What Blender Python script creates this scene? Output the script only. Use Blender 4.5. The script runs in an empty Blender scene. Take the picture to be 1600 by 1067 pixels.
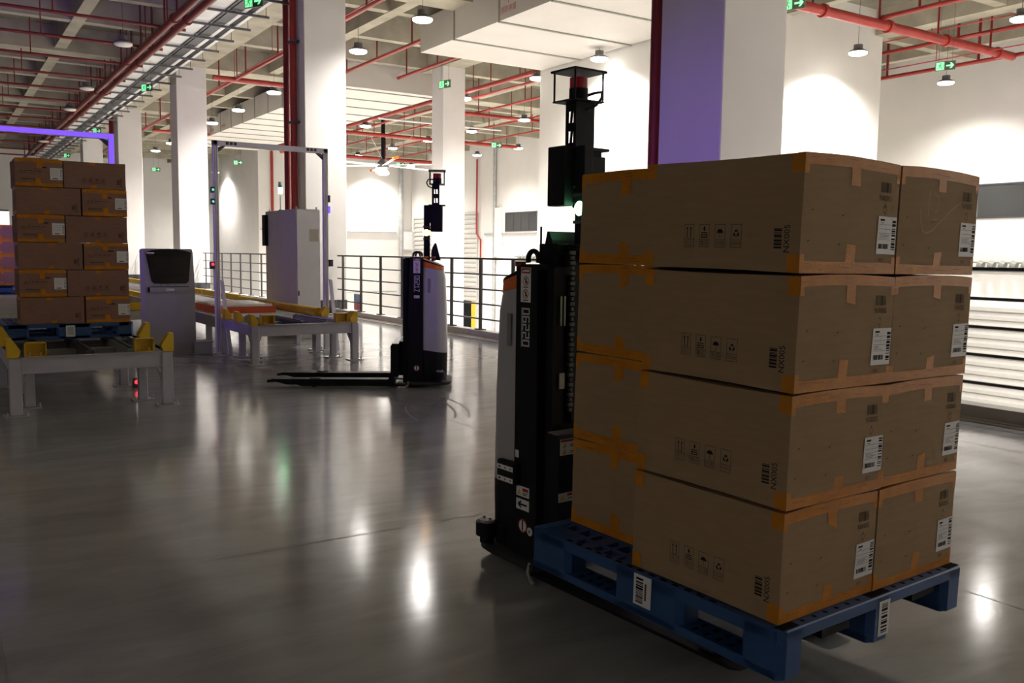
import bpy, math, random
from mathutils import Vector, Matrix, Euler, noise as mnoise
R = math.radians
random.seed(7)
S = bpy.context.scene
COL = S.collection

# ------------------------------------------------------------------ camera, world, exposure
cam_d = bpy.data.cameras.new('camera')
cam_d.sensor_width = 36.0
cam_d.lens = 36.0 * 1400.0 / 1600.0
cam_d.clip_end = 300
cam = bpy.data.objects.new('camera', cam_d)
COL.objects.link(cam)
S.camera = cam
CAM_H = 1.45
def camera_matrix(yaw, pitch, roll):
    f0 = Vector((math.sin(yaw), math.cos(yaw), 0)); r0 = Vector((math.cos(yaw), -math.sin(yaw), 0)); u0 = Vector((0, 0, 1))
    f = f0 * math.cos(pitch) - u0 * math.sin(pitch)
    u1 = u0 * math.cos(pitch) + f0 * math.sin(pitch)
    r = r0 * math.cos(roll) + u1 * math.sin(roll)
    u = u1 * math.cos(roll) - r0 * math.sin(roll)
    m = Matrix((r, u, -f)).transposed().to_4x4()
    m.translation = Vector((0, 0, CAM_H))
    return m
cam.matrix_world = camera_matrix(R(33.0), R(5.55), R(0.7))

w = bpy.data.worlds.new('world'); S.world = w; w.use_nodes = True
bg = w.node_tree.nodes['Background']
bg.inputs[0].default_value = (0.75, 0.72, 0.68, 1); bg.inputs[1].default_value = 0.02
S.view_settings.view_transform = 'Standard'
S.view_settings.look = 'None'
S.view_settings.gamma = 1.0
S.view_settings.use_curve_mapping = False
S.view_settings.exposure = 0.0
LAMP_POWER = 2950.0
LAMP_COL = (1.0, 0.95, 0.90)

def purple(name, loc, target, power, size, angle):
    l = bpy.data.lights.new(name, 'SPOT'); l.energy = power; l.color = (0.30, 0.12, 1.0)
    l.spot_size = R(angle); l.spot_blend = 1.0; l.shadow_soft_size = size
    o = bpy.data.objects.new(name, l); COL.objects.link(o)
    o.location = loc
    o.rotation_euler = (Vector(target) - Vector(loc)).to_track_quat('-Z', 'Y').to_euler()
purple('violet_stage_light', (-3.2, 6.2, 1.2), (7.3, 7.3, 1.8), 1300, 0.15, 33)
purple('violet_stage_light', (-2.6, 11.7, 2.5), (3.2, 12.9, 1.9), 330, 0.15, 44)
purple('violet_stage_light', (-0.9, 15.5, 2.4), (1.0, 22.0, 5.2), 850, 0.15, 100)

# ------------------------------------------------------------------ materials
MATS = {}
def mat(name, col, rough=0.5, metal=0.0, var=0.06, scale=6.0, bump=0.0, spec=0.5, emit=None, estr=0.0, stretch=(1, 1, 1), coat=0.0, col2=None, alpha=1.0):
    if name in MATS: return MATS[name]
    m = bpy.data.materials.new(name); m.use_nodes = True
    nt = m.node_tree; b = nt.nodes['Principled BSDF']
    b.inputs['Roughness'].default_value = rough; b.inputs['Metallic'].default_value = metal
    b.inputs['Specular IOR Level'].default_value = spec
    b.inputs['Coat Weight'].default_value = coat
    c2 = col2 if col2 else tuple(max(0, min(1, c * (1 - 2.2 * var))) for c in col)
    tc = nt.nodes.new('ShaderNodeTexCoord'); mp = nt.nodes.new('ShaderNodeMapping'); mp.inputs['Scale'].default_value = stretch
    nz = nt.nodes.new('ShaderNodeTexNoise'); nz.inputs['Scale'].default_value = scale; nz.inputs['Detail'].default_value = 5
    rp = nt.nodes.new('ShaderNodeValToRGB')
    rp.color_ramp.elements[0].position = 0.32; rp.color_ramp.elements[1].position = 0.68
    rp.color_ramp.elements[0].color = (*c2, 1); rp.color_ramp.elements[1].color = (*col, 1)
    nt.links.new(tc.outputs['Object'], mp.inputs[0]); nt.links.new(mp.outputs[0], nz.inputs['Vector'])
    nt.links.new(nz.outputs[0], rp.inputs[0]); nt.links.new(rp.outputs[0], b.inputs['Base Color'])
    if bump:
        bp = nt.nodes.new('ShaderNodeBump'); bp.inputs['Strength'].default_value = bump; bp.inputs['Distance'].default_value = 0.01
        nt.links.new(nz.outputs[0], bp.inputs['Height']); nt.links.new(bp.outputs[0], b.inputs['Normal'])
    if emit:
        b.inputs['Emission Color'].default_value = (*emit, 1); b.inputs['Emission Strength'].default_value = estr
    MATS[name] = m
    return m

M_wall = mat('painted_plaster', (0.75, 0.732, 0.70), 0.75, var=0.02, scale=1.2)
M_colm = mat('column_paint', (0.76, 0.74, 0.72), 0.7, var=0.02, scale=1.5)
M_conc = mat('coffer_shade_concrete', (0.24, 0.22, 0.17), 0.85, var=0.20, scale=0.9, bump=0.15)  # slab toned darker, holding the shade of the coffers
M_beam = mat('beam_lit_concrete', (0.45, 0.415, 0.325), 0.85, var=0.14, scale=1.4, bump=0.1)  # toned lighter than the slab, the light on the beams put in the colour
M_duct = mat('duct_board', (0.60, 0.57, 0.52), 0.6, var=0.05, scale=0.8)
M_ductb = mat('duct_board_under', (0.64, 0.615, 0.575), 0.6, var=0.03, scale=0.8)
M_ductf = mat('duct_flange', (0.30, 0.30, 0.25), 0.5, var=0.08)
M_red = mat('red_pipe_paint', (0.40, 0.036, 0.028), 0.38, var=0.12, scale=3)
M_redm = mat('left_bay_dim_red', (0.22, 0.026, 0.02), 0.45, var=0.12, scale=3)  # darker copy of the pipe red, with the left bay's dimness in the colour
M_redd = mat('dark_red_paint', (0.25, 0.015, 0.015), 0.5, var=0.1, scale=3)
M_galv = mat('galvanised_steel', (0.55, 0.56, 0.56), 0.42, 0.6, var=0.1, scale=4)
M_tray = mat('pale_trunking', (0.85, 0.86, 0.84), 0.45, 0.1, var=0.06, scale=3)
M_dark = mat('dark_metal', (0.055, 0.055, 0.06), 0.45, var=0.1)
M_black = mat('black_powder_coat', (0.010, 0.010, 0.012), 0.55, var=0.15, scale=20, spec=0.18)
M_blackg = mat('black_gloss', (0.010, 0.010, 0.011), 0.12, var=0.1)
M_post = mat('rail_post_grey', (0.085, 0.085, 0.085), 0.5, var=0.1)
M_curb = mat('curb_stone', (0.52, 0.48, 0.45), 0.6, var=0.06, scale=5)
M_card = mat('cardboard', (0.37, 0.25, 0.145), 0.8, var=0.05, scale=9, stretch=(1, 1, 6), bump=0.05, spec=0.2)
M_card2 = mat('cardboard_brown', (0.30, 0.165, 0.12), 0.8, var=0.06, scale=9, stretch=(1, 1, 6), spec=0.2)
M_cardin = mat('carton_gap', (0.05, 0.035, 0.02), 0.9)
M_ink = mat('black_ink', (0.022, 0.020, 0.020), 0.8, spec=0.1)
M_inkg = mat('faded_ink', (0.13, 0.10, 0.065), 0.8, spec=0.1)
M_inkr = mat('red_ink', (0.45, 0.02, 0.02), 0.7)
M_chalk = mat('scuff_mark', (0.52, 0.42, 0.30), 0.8)
M_paper = mat('label_paper', (0.78, 0.77, 0.78), 0.5, var=0.02)
M_inky = mat('yellow_print', (0.75, 0.52, 0.05), 0.6)
M_bluep = mat('blue_plastic', (0.022, 0.078, 0.235), 0.45, var=0.08, scale=5)
M_blued = mat('blue_plastic_inner', (0.018, 0.055, 0.17), 0.5, var=0.08, scale=5)
M_conv = mat('conveyor_grey', (0.50, 0.485, 0.55), 0.45, var=0.05, scale=4)
M_convd = mat('conveyor_grey_dark', (0.28, 0.27, 0.25), 0.5, var=0.08, scale=4)
M_yel = mat('yellow_paint', (0.80, 0.50, 0.02), 0.42, var=0.07, scale=6)
M_orangered = mat('orange_red_paint', (0.75, 0.11, 0.03), 0.45, var=0.08)
M_steel = mat('roller_steel', (0.62, 0.62, 0.62), 0.28, 0.8, var=0.08)
M_alu = mat('aluminium_profile', (0.78, 0.76, 0.84), 0.4, 0.0, var=0.04)
M_kiosk = mat('kiosk_grey', (0.40, 0.39, 0.42), 0.45, var=0.04)
M_screen = mat('dark_screen', (0.012, 0.012, 0.012), 0.15, var=0.05)
M_cab = mat('cabinet_grey', (0.60, 0.575, 0.54), 0.5, var=0.03)
M_cabf = mat('cabinet_door', (0.68, 0.67, 0.68), 0.45, var=0.02)
M_cover = mat('truck_cover_grey', (0.45, 0.44, 0.47), 0.38, var=0.04, coat=0.2)
M_cap = mat('truck_cap_white', (0.72, 0.70, 0.66), 0.4, var=0.03)
M_orange = mat('orange_band', (0.78, 0.16, 0.02), 0.4, var=0.05)
M_white = mat('white_print', (0.80, 0.80, 0.80), 0.5, var=0.02)
M_rubber = mat('black_rubber', (0.03, 0.03, 0.032), 0.7, var=0.15)
M_glassd = mat('dark_room_pane', (0.055, 0.058, 0.058), 0.14, var=0.1, scale=0.6)  # opaque pane, the darkness of the room behind put into its colour
M_slat = mat('shutter_slat', (0.50, 0.49, 0.46), 0.5, var=0.03)
M_void = mat('opening_shade_black', (0.012, 0.013, 0.015), 0.8, spec=0.03)  # near-black that paints the shade in slots and the open doorway
M_lampb = mat('lamp_body_grey', (0.16, 0.16, 0.16), 0.5, var=0.1)
M_lampoff = mat('lamp_lens_off', (0.75, 0.72, 0.66), 0.4, emit=(1, 0.95, 0.9), estr=0.0)
M_lampon = mat('lamp_lens_lit', (0.9, 0.9, 0.9), 0.4, emit=(1.0, 0.95, 0.88), estr=22.0)
M_sign = mat('sign_case', (0.10, 0.14, 0.10), 0.5)
M_signg = mat('sign_green_lit', (0.02, 0.3, 0.08), 0.5, emit=(0.02, 0.5, 0.12), estr=0.6)
M_signw = mat('sign_pale_lit', (0.5, 0.9, 0.6), 0.5, emit=(0.22, 1.0, 0.42), estr=1.15)
M_lidar = mat('lidar_red_window', (0.16, 0.004, 0.008), 0.08, var=0.2, emit=(0.6, 0.0, 0.02), estr=0.06)
M_green = mat('green_beacon', (0.1, 0.9, 0.3), 0.4, emit=(0.30, 1.0, 0.45), estr=22)
M_amber = mat('amber_beacon', (1, 0.6, 0.1), 0.4, emit=(1.0, 0.50, 0.10), estr=16)
M_rled = mat('red_led', (0.9, 0.02, 0.02), 0.4, emit=(1.0, 0.03, 0.05), estr=3)
M_gled = mat('green_led', (0.02, 0.9, 0.3), 0.4, emit=(0.1, 1.0, 0.35), estr=2.5)
M_vled = mat('violet_led_strip', (0.3, 0.15, 0.9), 0.4, emit=(0.16, 0.07, 1.0), estr=1.3)
M_fan = mat('fan_blade', (0.86, 0.86, 0.84), 0.4, var=0.02)
M_copper = mat('rod_steel', (0.10, 0.09, 0.08), 0.5)
M_cream = mat('cream_pole', (0.74, 0.72, 0.66), 0.5)

def tape_material():
    m = mat('brown_packing_tape', (0.62, 0.235, 0.012), 0.34, var=0.09, scale=14, spec=0.22, col2=(0.50, 0.175, 0.008))
    nt = m.node_tree; b = nt.nodes['Principled BSDF']
    nz = nt.nodes.new('ShaderNodeTexNoise'); nz.inputs['Scale'].default_value = 38; nz.inputs['Detail'].default_value = 3
    bp = nt.nodes.new('ShaderNodeBump'); bp.inputs['Strength'].default_value = 0.35; bp.inputs['Distance'].default_value = 0.006
    nt.links.new(nz.outputs[0], bp.inputs['Height']); nt.links.new(bp.outputs[0], b.inputs['Normal'])
    return m
M_tape = tape_material()
M_tapei = mat('tape_print', (0.30, 0.075, 0.012), 0.5)

def floor_material():
    m = bpy.data.materials.new('polished_concrete'); m.use_nodes = True
    nt = m.node_tree; b = nt.nodes['Principled BSDF']; L = nt.links.new
    tc = nt.nodes.new('ShaderNodeTexCoord')
    def nz(scale, st, detail=6, rot=0.0):
        mp = nt.nodes.new('ShaderNodeMapping'); mp.inputs['Scale'].default_value = st; mp.inputs['Rotation'].default_value = (0, 0, rot)
        n = nt.nodes.new('ShaderNodeTexNoise'); n.inputs['Scale'].default_value = scale; n.inputs['Detail'].default_value = detail
        n.inputs['Roughness'].default_value = 0.6; n.inputs['Distortion'].default_value = 1.3
        L(tc.outputs['Object'], mp.inputs[0]); L(mp.outputs[0], n.inputs['Vector']); return n
    a = nz(0.55, (0.8, 1.25, 1), 8, 0.3); c = nz(2.2, (0.5, 1.7, 1), 7, 0.25)
    mx = nt.nodes.new('ShaderNodeMath'); mx.operation = 'ADD'; L(a.outputs[0], mx.inputs[0]); L(c.outputs[0], mx.inputs[1])
    rp = nt.nodes.new('ShaderNodeValToRGB'); rp.color_ramp.elements[0].position = 0.30; rp.color_ramp.elements[1].position = 0.72
    hf = nt.nodes.new('ShaderNodeMath'); hf.operation = 'MULTIPLY'; hf.inputs[1].default_value = 0.5; L(mx.outputs[0], hf.inputs[0])
    L(hf.outputs[0], rp.inputs[0])
    rp.color_ramp.elements[0].color = (0.23, 0.229, 0.234, 1); rp.color_ramp.elements[1].color = (0.43, 0.428, 0.432, 1)
    L(rp.outputs[0], b.inputs['Base Color'])
    rr = nt.nodes.new('ShaderNodeMapRange'); rr.inputs[3].default_value = 0.10; rr.inputs[4].default_value = 0.18
    L(c.outputs[0], rr.inputs[0]); L(rr.outputs[0], b.inputs['Roughness'])
    b.inputs['Specular IOR Level'].default_value = 0.32
    bp = nt.nodes.new('ShaderNodeBump'); bp.inputs['Strength'].default_value = 0.02; bp.inputs['Distance'].default_value = 0.02
    d = nz(9.0, (1, 1, 1), 3); L(d.outputs[0], bp.inputs['Height']); L(bp.outputs[0], b.inputs['Normal'])
    return m
M_floor = floor_material()

# ------------------------------------------------------------------ mesh helpers
class MB:
    def __init__(s): s.v = []; s.f = []; s.m = []
    def add(s, vs, fs, mi=0):
        k = len(s.v); s.v += [tuple(p) for p in vs]
        for f in fs: s.f.append([k + i for i in f]); s.m.append(mi)
        return s
    def box(s, a, b, mi=0, M=None):
        x0, y0, z0 = a; x1, y1, z1 = b
        vs = [Vector(p) for p in ((x0, y0, z0), (x1, y0, z0), (x1, y1, z0), (x0, y1, z0), (x0, y0, z1), (x1, y0, z1), (x1, y1, z1), (x0, y1, z1))]
        if M is not None: vs = [M @ p for p in vs]
        return s.add(vs, [(0, 3, 2, 1), (4, 5, 6, 7), (0, 1, 5, 4), (1, 2, 6, 5), (2, 3, 7, 6), (3, 0, 4, 7)], mi)
    def rbox(s, a, b, c=0.01, mi=0, M=None):
        # box with chamfered vertical edges and top/bottom edges
        x0, y0, z0 = a; x1, y1, z1 = b
        c = min(c, (x1 - x0) / 2.01, (y1 - y0) / 2.01, (z1 - z0) / 2.01)
        def ring(z, i):
            return [(x0 + i + c, y0 + i, z), (x1 - i - c, y0 + i, z), (x1 - i, y0 + i + c, z), (x1 - i, y1 - i - c, z), (x1 - i - c, y1 - i, z), (x0 + i + c, y1 - i, z), (x0 + i, y1 - i - c, z), (x0 + i, y0 + i + c, z)]
        h = min(c * 0.5, 0.004)
        vs = ring(z0, h) + ring(z0 + h, 0) + ring(z1 - h, 0) + ring(z1, h)
        vs = [Vector(p) for p in vs]
        if M is not None: vs = [M @ p for p in vs]
        fs = [tuple(range(7, -1, -1)), tuple(range(24, 32))]
        for r in range(3):
            for i in range(8): j = (i + 1) % 8; fs.append((r * 8 + i, r * 8 + j, r * 8 + 8 + j, r * 8 + 8 + i))
        return s.add(vs, fs, mi)
    def cyl(s, p0, p1, r, n=10, mi=0, r1=None, caps=True):
        p0 = Vector(p0); p1 = Vector(p1); d = (p1 - p0).normalized()
        a = d.orthogonal().normalized(); b = d.cross(a); r1 = r if r1 is None else r1
        vs = [p0 + (a * math.cos(t) + b * math.sin(t)) * r for t in [2 * math.pi * i / n for i in range(n)]] + [p1 + (a * math.cos(t) + b * math.sin(t)) * r1 for t in [2 * math.pi * i / n for i in range(n)]]
        fs = [(i, (i + 1) % n, n + (i + 1) % n, n + i) for i in range(n)]
        if caps: fs += [tuple(range(n - 1, -1, -1)), tuple(range(n, 2 * n))]
        return s.add(vs, fs, mi)
    def lathe(s, c, prof, n=20, mi=0):
        vs = []; fs = []
        for r, z in prof:
            vs += [(c[0] + r * math.cos(2 * math.pi * i / n), c[1] + r * math.sin(2 * math.pi * i / n), c[2] + z) for i in range(n)]
        for k in range(len(prof) - 1):
            for i in range(n): j = (i + 1) % n; fs.append((k * n + i, k * n + j, k * n + n + j, k * n + n + i))
        fs.append(tuple(range(n - 1, -1, -1))); fs.append(tuple(range((len(prof) - 1) * n, len(prof) * n)))
        return s.add(vs, fs, mi)
    def sphere(s, c, r, n=12, mi=0):
        k = n // 2
        return s.lathe(c, [(max(0.0005, r * math.sin(math.pi * i / k)), -r * math.cos(math.pi * i / k)) for i in range(k + 1)], n, mi)
    def prism(s, poly, e0, e1, axis='y', mi=0, M=None):
        # poly: list of 2D points in the plane normal to axis, extruded from e0 to e1
        def P(u, v, e): return Vector({'y': (u, e, v), 'x': (e, u, v), 'z': (u, v, e)}[axis])
        n = len(poly); vs = [P(u, v, e0) for u, v in poly] + [P(u, v, e1) for u, v in poly]
        if M is not None: vs = [M @ p for p in vs]
        fs = [(i, (i + 1) % n, n + (i + 1) % n, n + i) for i in range(n)] + [tuple(range(n - 1, -1, -1)), tuple(range(n, 2 * n))]
        return s.add(vs, fs, mi)
    def tube(s, pts, r, n=8, mi=0):
        for a, b in zip(pts, pts[1:]): s.cyl(a, b, r, n, mi)
        return s
    def build(s, name, mats, parent=None, smooth=False, loc=None, fixn=True):
        me = bpy.data.meshes.new(name)
        me.from_pydata(s.v, [], s.f)
        if not isinstance(mats, (list, tuple)): mats = [mats]
        for m in mats: me.materials.append(m)
        me.polygons.foreach_set('material_index', s.m)
        if fixn:
            import bmesh
            bm = bmesh.new(); bm.from_mesh(me); bmesh.ops.recalc_face_normals(bm, faces=bm.faces); bm.to_mesh(me); bm.free()
        if smooth:
            me.polygons.foreach_set('use_smooth', [True] * len(me.polygons))
            try: me.set_sharp_from_angle(angle=R(35))
            except Exception: pass
        me.update()
        o = bpy.data.objects.new(name, me); COL.objects.link(o)
        if parent is not None: o.parent = parent
        if loc is not None: o.location = loc
        return o

def tag(o, label, cat, group=None, kind=None):
    o['label'] = label; o['category'] = cat
    if group: o['group'] = group
    if kind: o['kind'] = kind
    return o
def thing(name, label, cat, loc=(0, 0, 0), rotz=0.0, group=None):
    o = bpy.data.objects.new(name, None); COL.objects.link(o); o.empty_display_size = 0.1
    o.location = loc; o.rotation_euler = (0, 0, rotz)
    return tag(o, label, cat, group)
def struct(o, label=None):
    o['kind'] = 'structure'
    if label: o['label'] = label
    return o
def dup_tree(root, loc, rotz=None, label=None):
    c = root.copy(); COL.objects.link(c); c.location = loc
    if rotz is not None: c.rotation_euler = (0, 0, rotz)
    if label: c['label'] = label
    for ch in list(root.children):
        d = ch.copy(); COL.objects.link(d); d.parent = c
        for g in list(ch.children):
            e = g.copy(); COL.objects.link(e); e.parent = d
    return c
ORD = ['first', 'second', 'third', 'fourth', 'fifth', 'sixth', 'seventh', 'eighth', 'ninth', 'tenth', 'eleventh', 'twelfth', 'thirteenth', 'fourteenth', 'fifteenth', 'sixteenth', 'seventeenth', 'eighteenth', 'nineteenth', 'twentieth']

TXT = {}
def text_geo(body, size):
    """flat filled lettering -> (verts, faces) centred on 0,0"""
    key = (body, size)
    if key in TXT: return TXT[key]
    cu = bpy.data.curves.new('lettering', 'FONT'); cu.body = body; cu.size = size; cu.align_x = 'CENTER'; cu.align_y = 'CENTER'; cu.resolution_u = 2
    o = bpy.data.objects.new('lettering', cu); COL.objects.link(o)
    dg = bpy.context.evaluated_depsgraph_get()
    me = bpy.data.meshes.new_from_object(o.evaluated_get(dg))
    vs = [(v.co.x, v.co.y) for v in me.vertices]; fs = [tuple(p.vertices) for p in me.polygons]
    bpy.data.objects.remove(o); bpy.data.curves.remove(cu); bpy.data.meshes.remove(me)
    TXT[key] = (vs, fs); return TXT[key]

class Flat:
    """collects flat 2D artwork (u, v) and maps it onto a surface through fn(u, v) -> point"""
    def __init__(s, fn): s.fn = fn; s.mb = MB()
    def rect(s, u0, v0, u1, v1, mi=0, n=1):
        for i in range(n):
            a = u0 + (u1 - u0) * i / n; b = u0 + (u1 - u0) * (i + 1) / n
            s.mb.add([s.fn(a, v0), s.fn(b, v0), s.fn(b, v1), s.fn(a, v1)], [(0, 1, 2, 3)], mi)
    def poly(s, pts, mi=0): s.mb.add([s.fn(u, v) for u, v in pts], [tuple(range(len(pts)))], mi)
    def frame(s, u0, v0, u1, v1, t, mi=0):
        s.rect(u0, v0, u1, v0 + t, mi); s.rect(u0, v1 - t, u1, v1, mi); s.rect(u0, v0 + t, u0 + t, v1 - t, mi); s.rect(u1 - t, v0 + t, u1, v1 - t, mi)
    def line(s, a, b, t, mi=0):
        ax, ay = a; bx, by = b; d = math.hypot(bx - ax, by - ay) or 1; nx, ny = -(by - ay) / d * t / 2, (bx - ax) / d * t / 2
        s.poly([(ax + nx, ay + ny), (bx + nx, by + ny), (bx - nx, by - ny), (ax - nx, ay - ny)], mi)
    def disc(s, u, v, r, mi=0, n=16, r0=None, a0=0, a1=2 * math.pi):
        full = abs(a1 - a0 - 2 * math.pi) < 1e-6
        k = n if full else n + 1
        an = [a0 + (a1 - a0) * i / n for i in range(k)]
        if r0 is None:
            s.poly([(u + r * math.cos(t), v + r * math.sin(t)) for t in an], mi)
        else:
            for i in range(n):
                t0 = an[i]; t1 = an[(i + 1) % k]
                s.poly([(u + r0 * math.cos(t0), v + r0 * math.sin(t0)), (u + r * math.cos(t0), v + r * math.sin(t0)), (u + r * math.cos(t1), v + r * math.sin(t1)), (u + r0 * math.cos(t1), v + r0 * math.sin(t1))], mi)
    def text(s, body, u, v, size, mi=0, rot=0.0):
        vs, fs = text_geo(body, size); c, sn = math.cos(rot), math.sin(rot)
        s.mb.add([s.fn(u + x * c - y * sn, v + x * sn + y * c) for x, y in vs], fs, mi)
    def barcode(s, u0, v0, u1, v1, seed, mi=0, vertical=False):
        rr = random.Random(seed); t = 0.0
        while t < 1:
            wd = rr.choice((0.03, 0.03, 0.06, 0.09)); gp = rr.choice((0.025, 0.03, 0.06))
            e = min(1, t + wd)
            if vertical: s.rect(u0, v0 + (v1 - v0) * t, u1, v0 + (v1 - v0) * e, mi)
            else: s.rect(u0 + (u1 - u0) * t, v0, u0 + (u1 - u0) * e, v1, mi)
            t = e + gp
    def build(s, name, mats, parent): return s.mb.build(name, mats, parent, fixn=False)

# block digits drawn with straight strokes (squared lettering on the trucks)
DIG = {'0': [((0, 0), (1, 0)), ((1, 0), (1, 2)), ((1, 2), (0, 2)), ((0, 2), (0, 0))], '6': [((1, 2), (0, 2)), ((0, 2), (0, 0)), ((0, 0), (1, 0)), ((1, 0), (1, 1)), ((1, 1), (0, 1))],
       '2': [((0, 2), (1, 2)), ((1, 2), (1, 1)), ((1, 1), (0, 1)), ((0, 1), (0, 0)), ((0, 0), (1, 0))], '1': [((0.15, 1.6), (0.5, 2)), ((0.5, 2), (0.5, 0)), ((0.1, 0), (0.9, 0))], '7': [((0, 2), (1, 2)), ((1, 2), (0.25, 0))]}
def digits(fl, word, u, v, h, rot, mi=0, t=0.16):
    k = h / 2; adv = k * 1.55
    tot = adv * len(word) - k * 0.55; c, sn = math.cos(rot), math.sin(rot)
    for i, ch in enumerate(word):
        for (ax, ay), (bx, by) in DIG[ch]:
            dx, dy = bx - ax, by - ay; dl = math.hypot(dx, dy); ex, ey = dx / dl * t / 2, dy / dl * t / 2
            p = [((-tot / 2 + i * adv + (q[0]) * k), (q[1] - 1) * k) for q in ((ax - ex, ay - ey), (bx + ex, by + ey))]
            p = [(u + x * c - y * sn, v + x * sn + y * c) for x, y in p]
            fl.line(p[0], p[1], t * k, mi)

# ------------------------------------------------------------------ setting: floor, walls, ceiling, columns
EDGE = 8.15                      # the deck ends at the guard rail; beyond it a lower hall
LOWZ = -4.0
XF, YB = 28.5, 57.0                # far wall and back wall of the hall beyond
mb = MB()
for x0, x1, y0, y1 in ((-14, EDGE, -16, 69),): mb.box((x0, y0, -0.3), (x1, y1, 0))
floor = struct(mb.build('floor', M_floor), 'polished grey concrete floor with saw-cut joints')
def joint(a, b, wd=0.006):
    d = (Vector(b) - Vector(a)); n = Vector((-d.y, d.x)).normalized() * wd / 2
    m = MB(); m.add([(a[0] + n.x, a[1] + n.y, 0.0012), (b[0] + n.x, b[1] + n.y, 0.0012), (b[0] - n.x, b[1] - n.y, 0.0012), (a[0] - n.x, a[1] - n.y, 0.0012)], [(0, 1, 2, 3)])
    return m.build('floor_joint', mat('joint_filler', (0.30, 0.29, 0.27), 0.7), floor, fixn=False)
for y in (-1.8, 4.2, 10.2, 16.2): joint((-14, y), (EDGE - 0.25, y))
for x in (-5.8, 0.16, 3.77, 6.9): joint((x, -16), (x, 60))
m = MB()
rr = random.Random(4)
for cx, cy, r0, a0, a1 in ((3.2, 8.6, 1.35, -0.9, 0.05), (3.2, 8.6, 1.27, -0.95, 0.0), (2.4, 7.9, 1.9, -0.6, 0.15), (2.35, 7.9, 1.82, -0.6, 0.12), (5.6, 6.6, 2.1, 2.3, 3.0)):
    n = 14
    for i in range(n):
        t0 = a0 + (a1 - a0) * i / n; t1 = a0 + (a1 - a0) * (i + 0.93) / n
        m.add([(cx + r * math.cos(t), cy + r * math.sin(t), 0.0016) for r, t in ((r0, t0), (r0 + 0.022, t0), (r0 + 0.022, t1), (r0, t1))], [(0, 1, 2, 3)])
m.build('tyre_marks', mat('tyre_mark', (0.14, 0.135, 0.132), 0.4), floor, fixn=False)['kind'] = 'stuff'
lf = struct(MB().box((EDGE - 0.3, -16, LOWZ - 0.2), (XF, 69, LOWZ)).build('floor', mat('lower_floor_paint', (0.55, 0.53, 0.49), 0.5)), 'pale floor of the lower hall beyond the guard rail')
struct(MB().box((EDGE - 0.02, -16, LOWZ), (EDGE, 69, -0.3)).build('wall_below', M_wall), 'white face of the deck edge below the guard rail')

ZC = 8.5
wall_r = struct(MB().box((XF, -16, LOWZ), (XF + 0.3, YB, ZC)).build('wall_right', M_wall), 'white far wall beyond the lower hall with windows and roller doors')
wall_b = struct(MB().box((17.7, YB, LOWZ), (XF + 0.3, YB + 0.3, ZC)).build('wall_back', M_wall), 'white back wall beyond the ceiling fan')
struct(MB().box((17.7, YB + 0.3, LOWZ), (18.0, 69.3, ZC)).build('wall_return', M_wall), 'white return wall seen through the nearer gantry')
struct(MB().box((EDGE + 0.3, 69, LOWZ), (17.7, 69.3, ZC)).build('wall_end', M_wall), 'white end wall between the distant columns')
struct(MB().box((-14, 69, 0), (EDGE + 0.3, 69.3, ZC)).build('wall_left_end', M_wall), 'white end wall far behind the left pallet stack')
struct(MB().box((-14.3, -16, 0), (-14, 69.3, ZC)).build('wall_left', M_wall), 'white side wall outside the left of the picture')
core = struct(MB().box((15.85, 16.45, LOWZ), (23.25, 23.0, ZC)).build('wall_core', M_wall), 'white core block lit by a lamp scallop behind the near column')
struct(MB().box((-14.3, -16.3, LOWZ), (XF + 0.3, -16, ZC)).build('wall_front', M_wall), 'white wall behind the camera')

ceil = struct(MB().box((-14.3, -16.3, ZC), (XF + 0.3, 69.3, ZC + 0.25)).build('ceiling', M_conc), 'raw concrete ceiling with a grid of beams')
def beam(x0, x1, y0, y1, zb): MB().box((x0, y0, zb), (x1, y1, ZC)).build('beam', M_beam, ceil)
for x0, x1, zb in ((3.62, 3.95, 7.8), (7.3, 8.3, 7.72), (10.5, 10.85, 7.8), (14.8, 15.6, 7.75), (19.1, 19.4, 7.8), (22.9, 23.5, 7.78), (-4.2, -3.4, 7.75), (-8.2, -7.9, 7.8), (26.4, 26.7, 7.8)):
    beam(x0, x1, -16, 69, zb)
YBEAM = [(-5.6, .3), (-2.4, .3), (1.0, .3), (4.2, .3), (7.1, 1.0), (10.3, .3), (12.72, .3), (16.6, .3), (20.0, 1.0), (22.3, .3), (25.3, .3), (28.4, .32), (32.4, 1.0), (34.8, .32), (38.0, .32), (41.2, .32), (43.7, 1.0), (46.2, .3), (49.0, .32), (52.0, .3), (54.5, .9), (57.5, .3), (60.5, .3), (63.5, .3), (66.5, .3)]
for y, wd in YBEAM: beam(-14, XF, y, y + wd, 7.72 if wd > 0.5 else 7.82)

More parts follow.
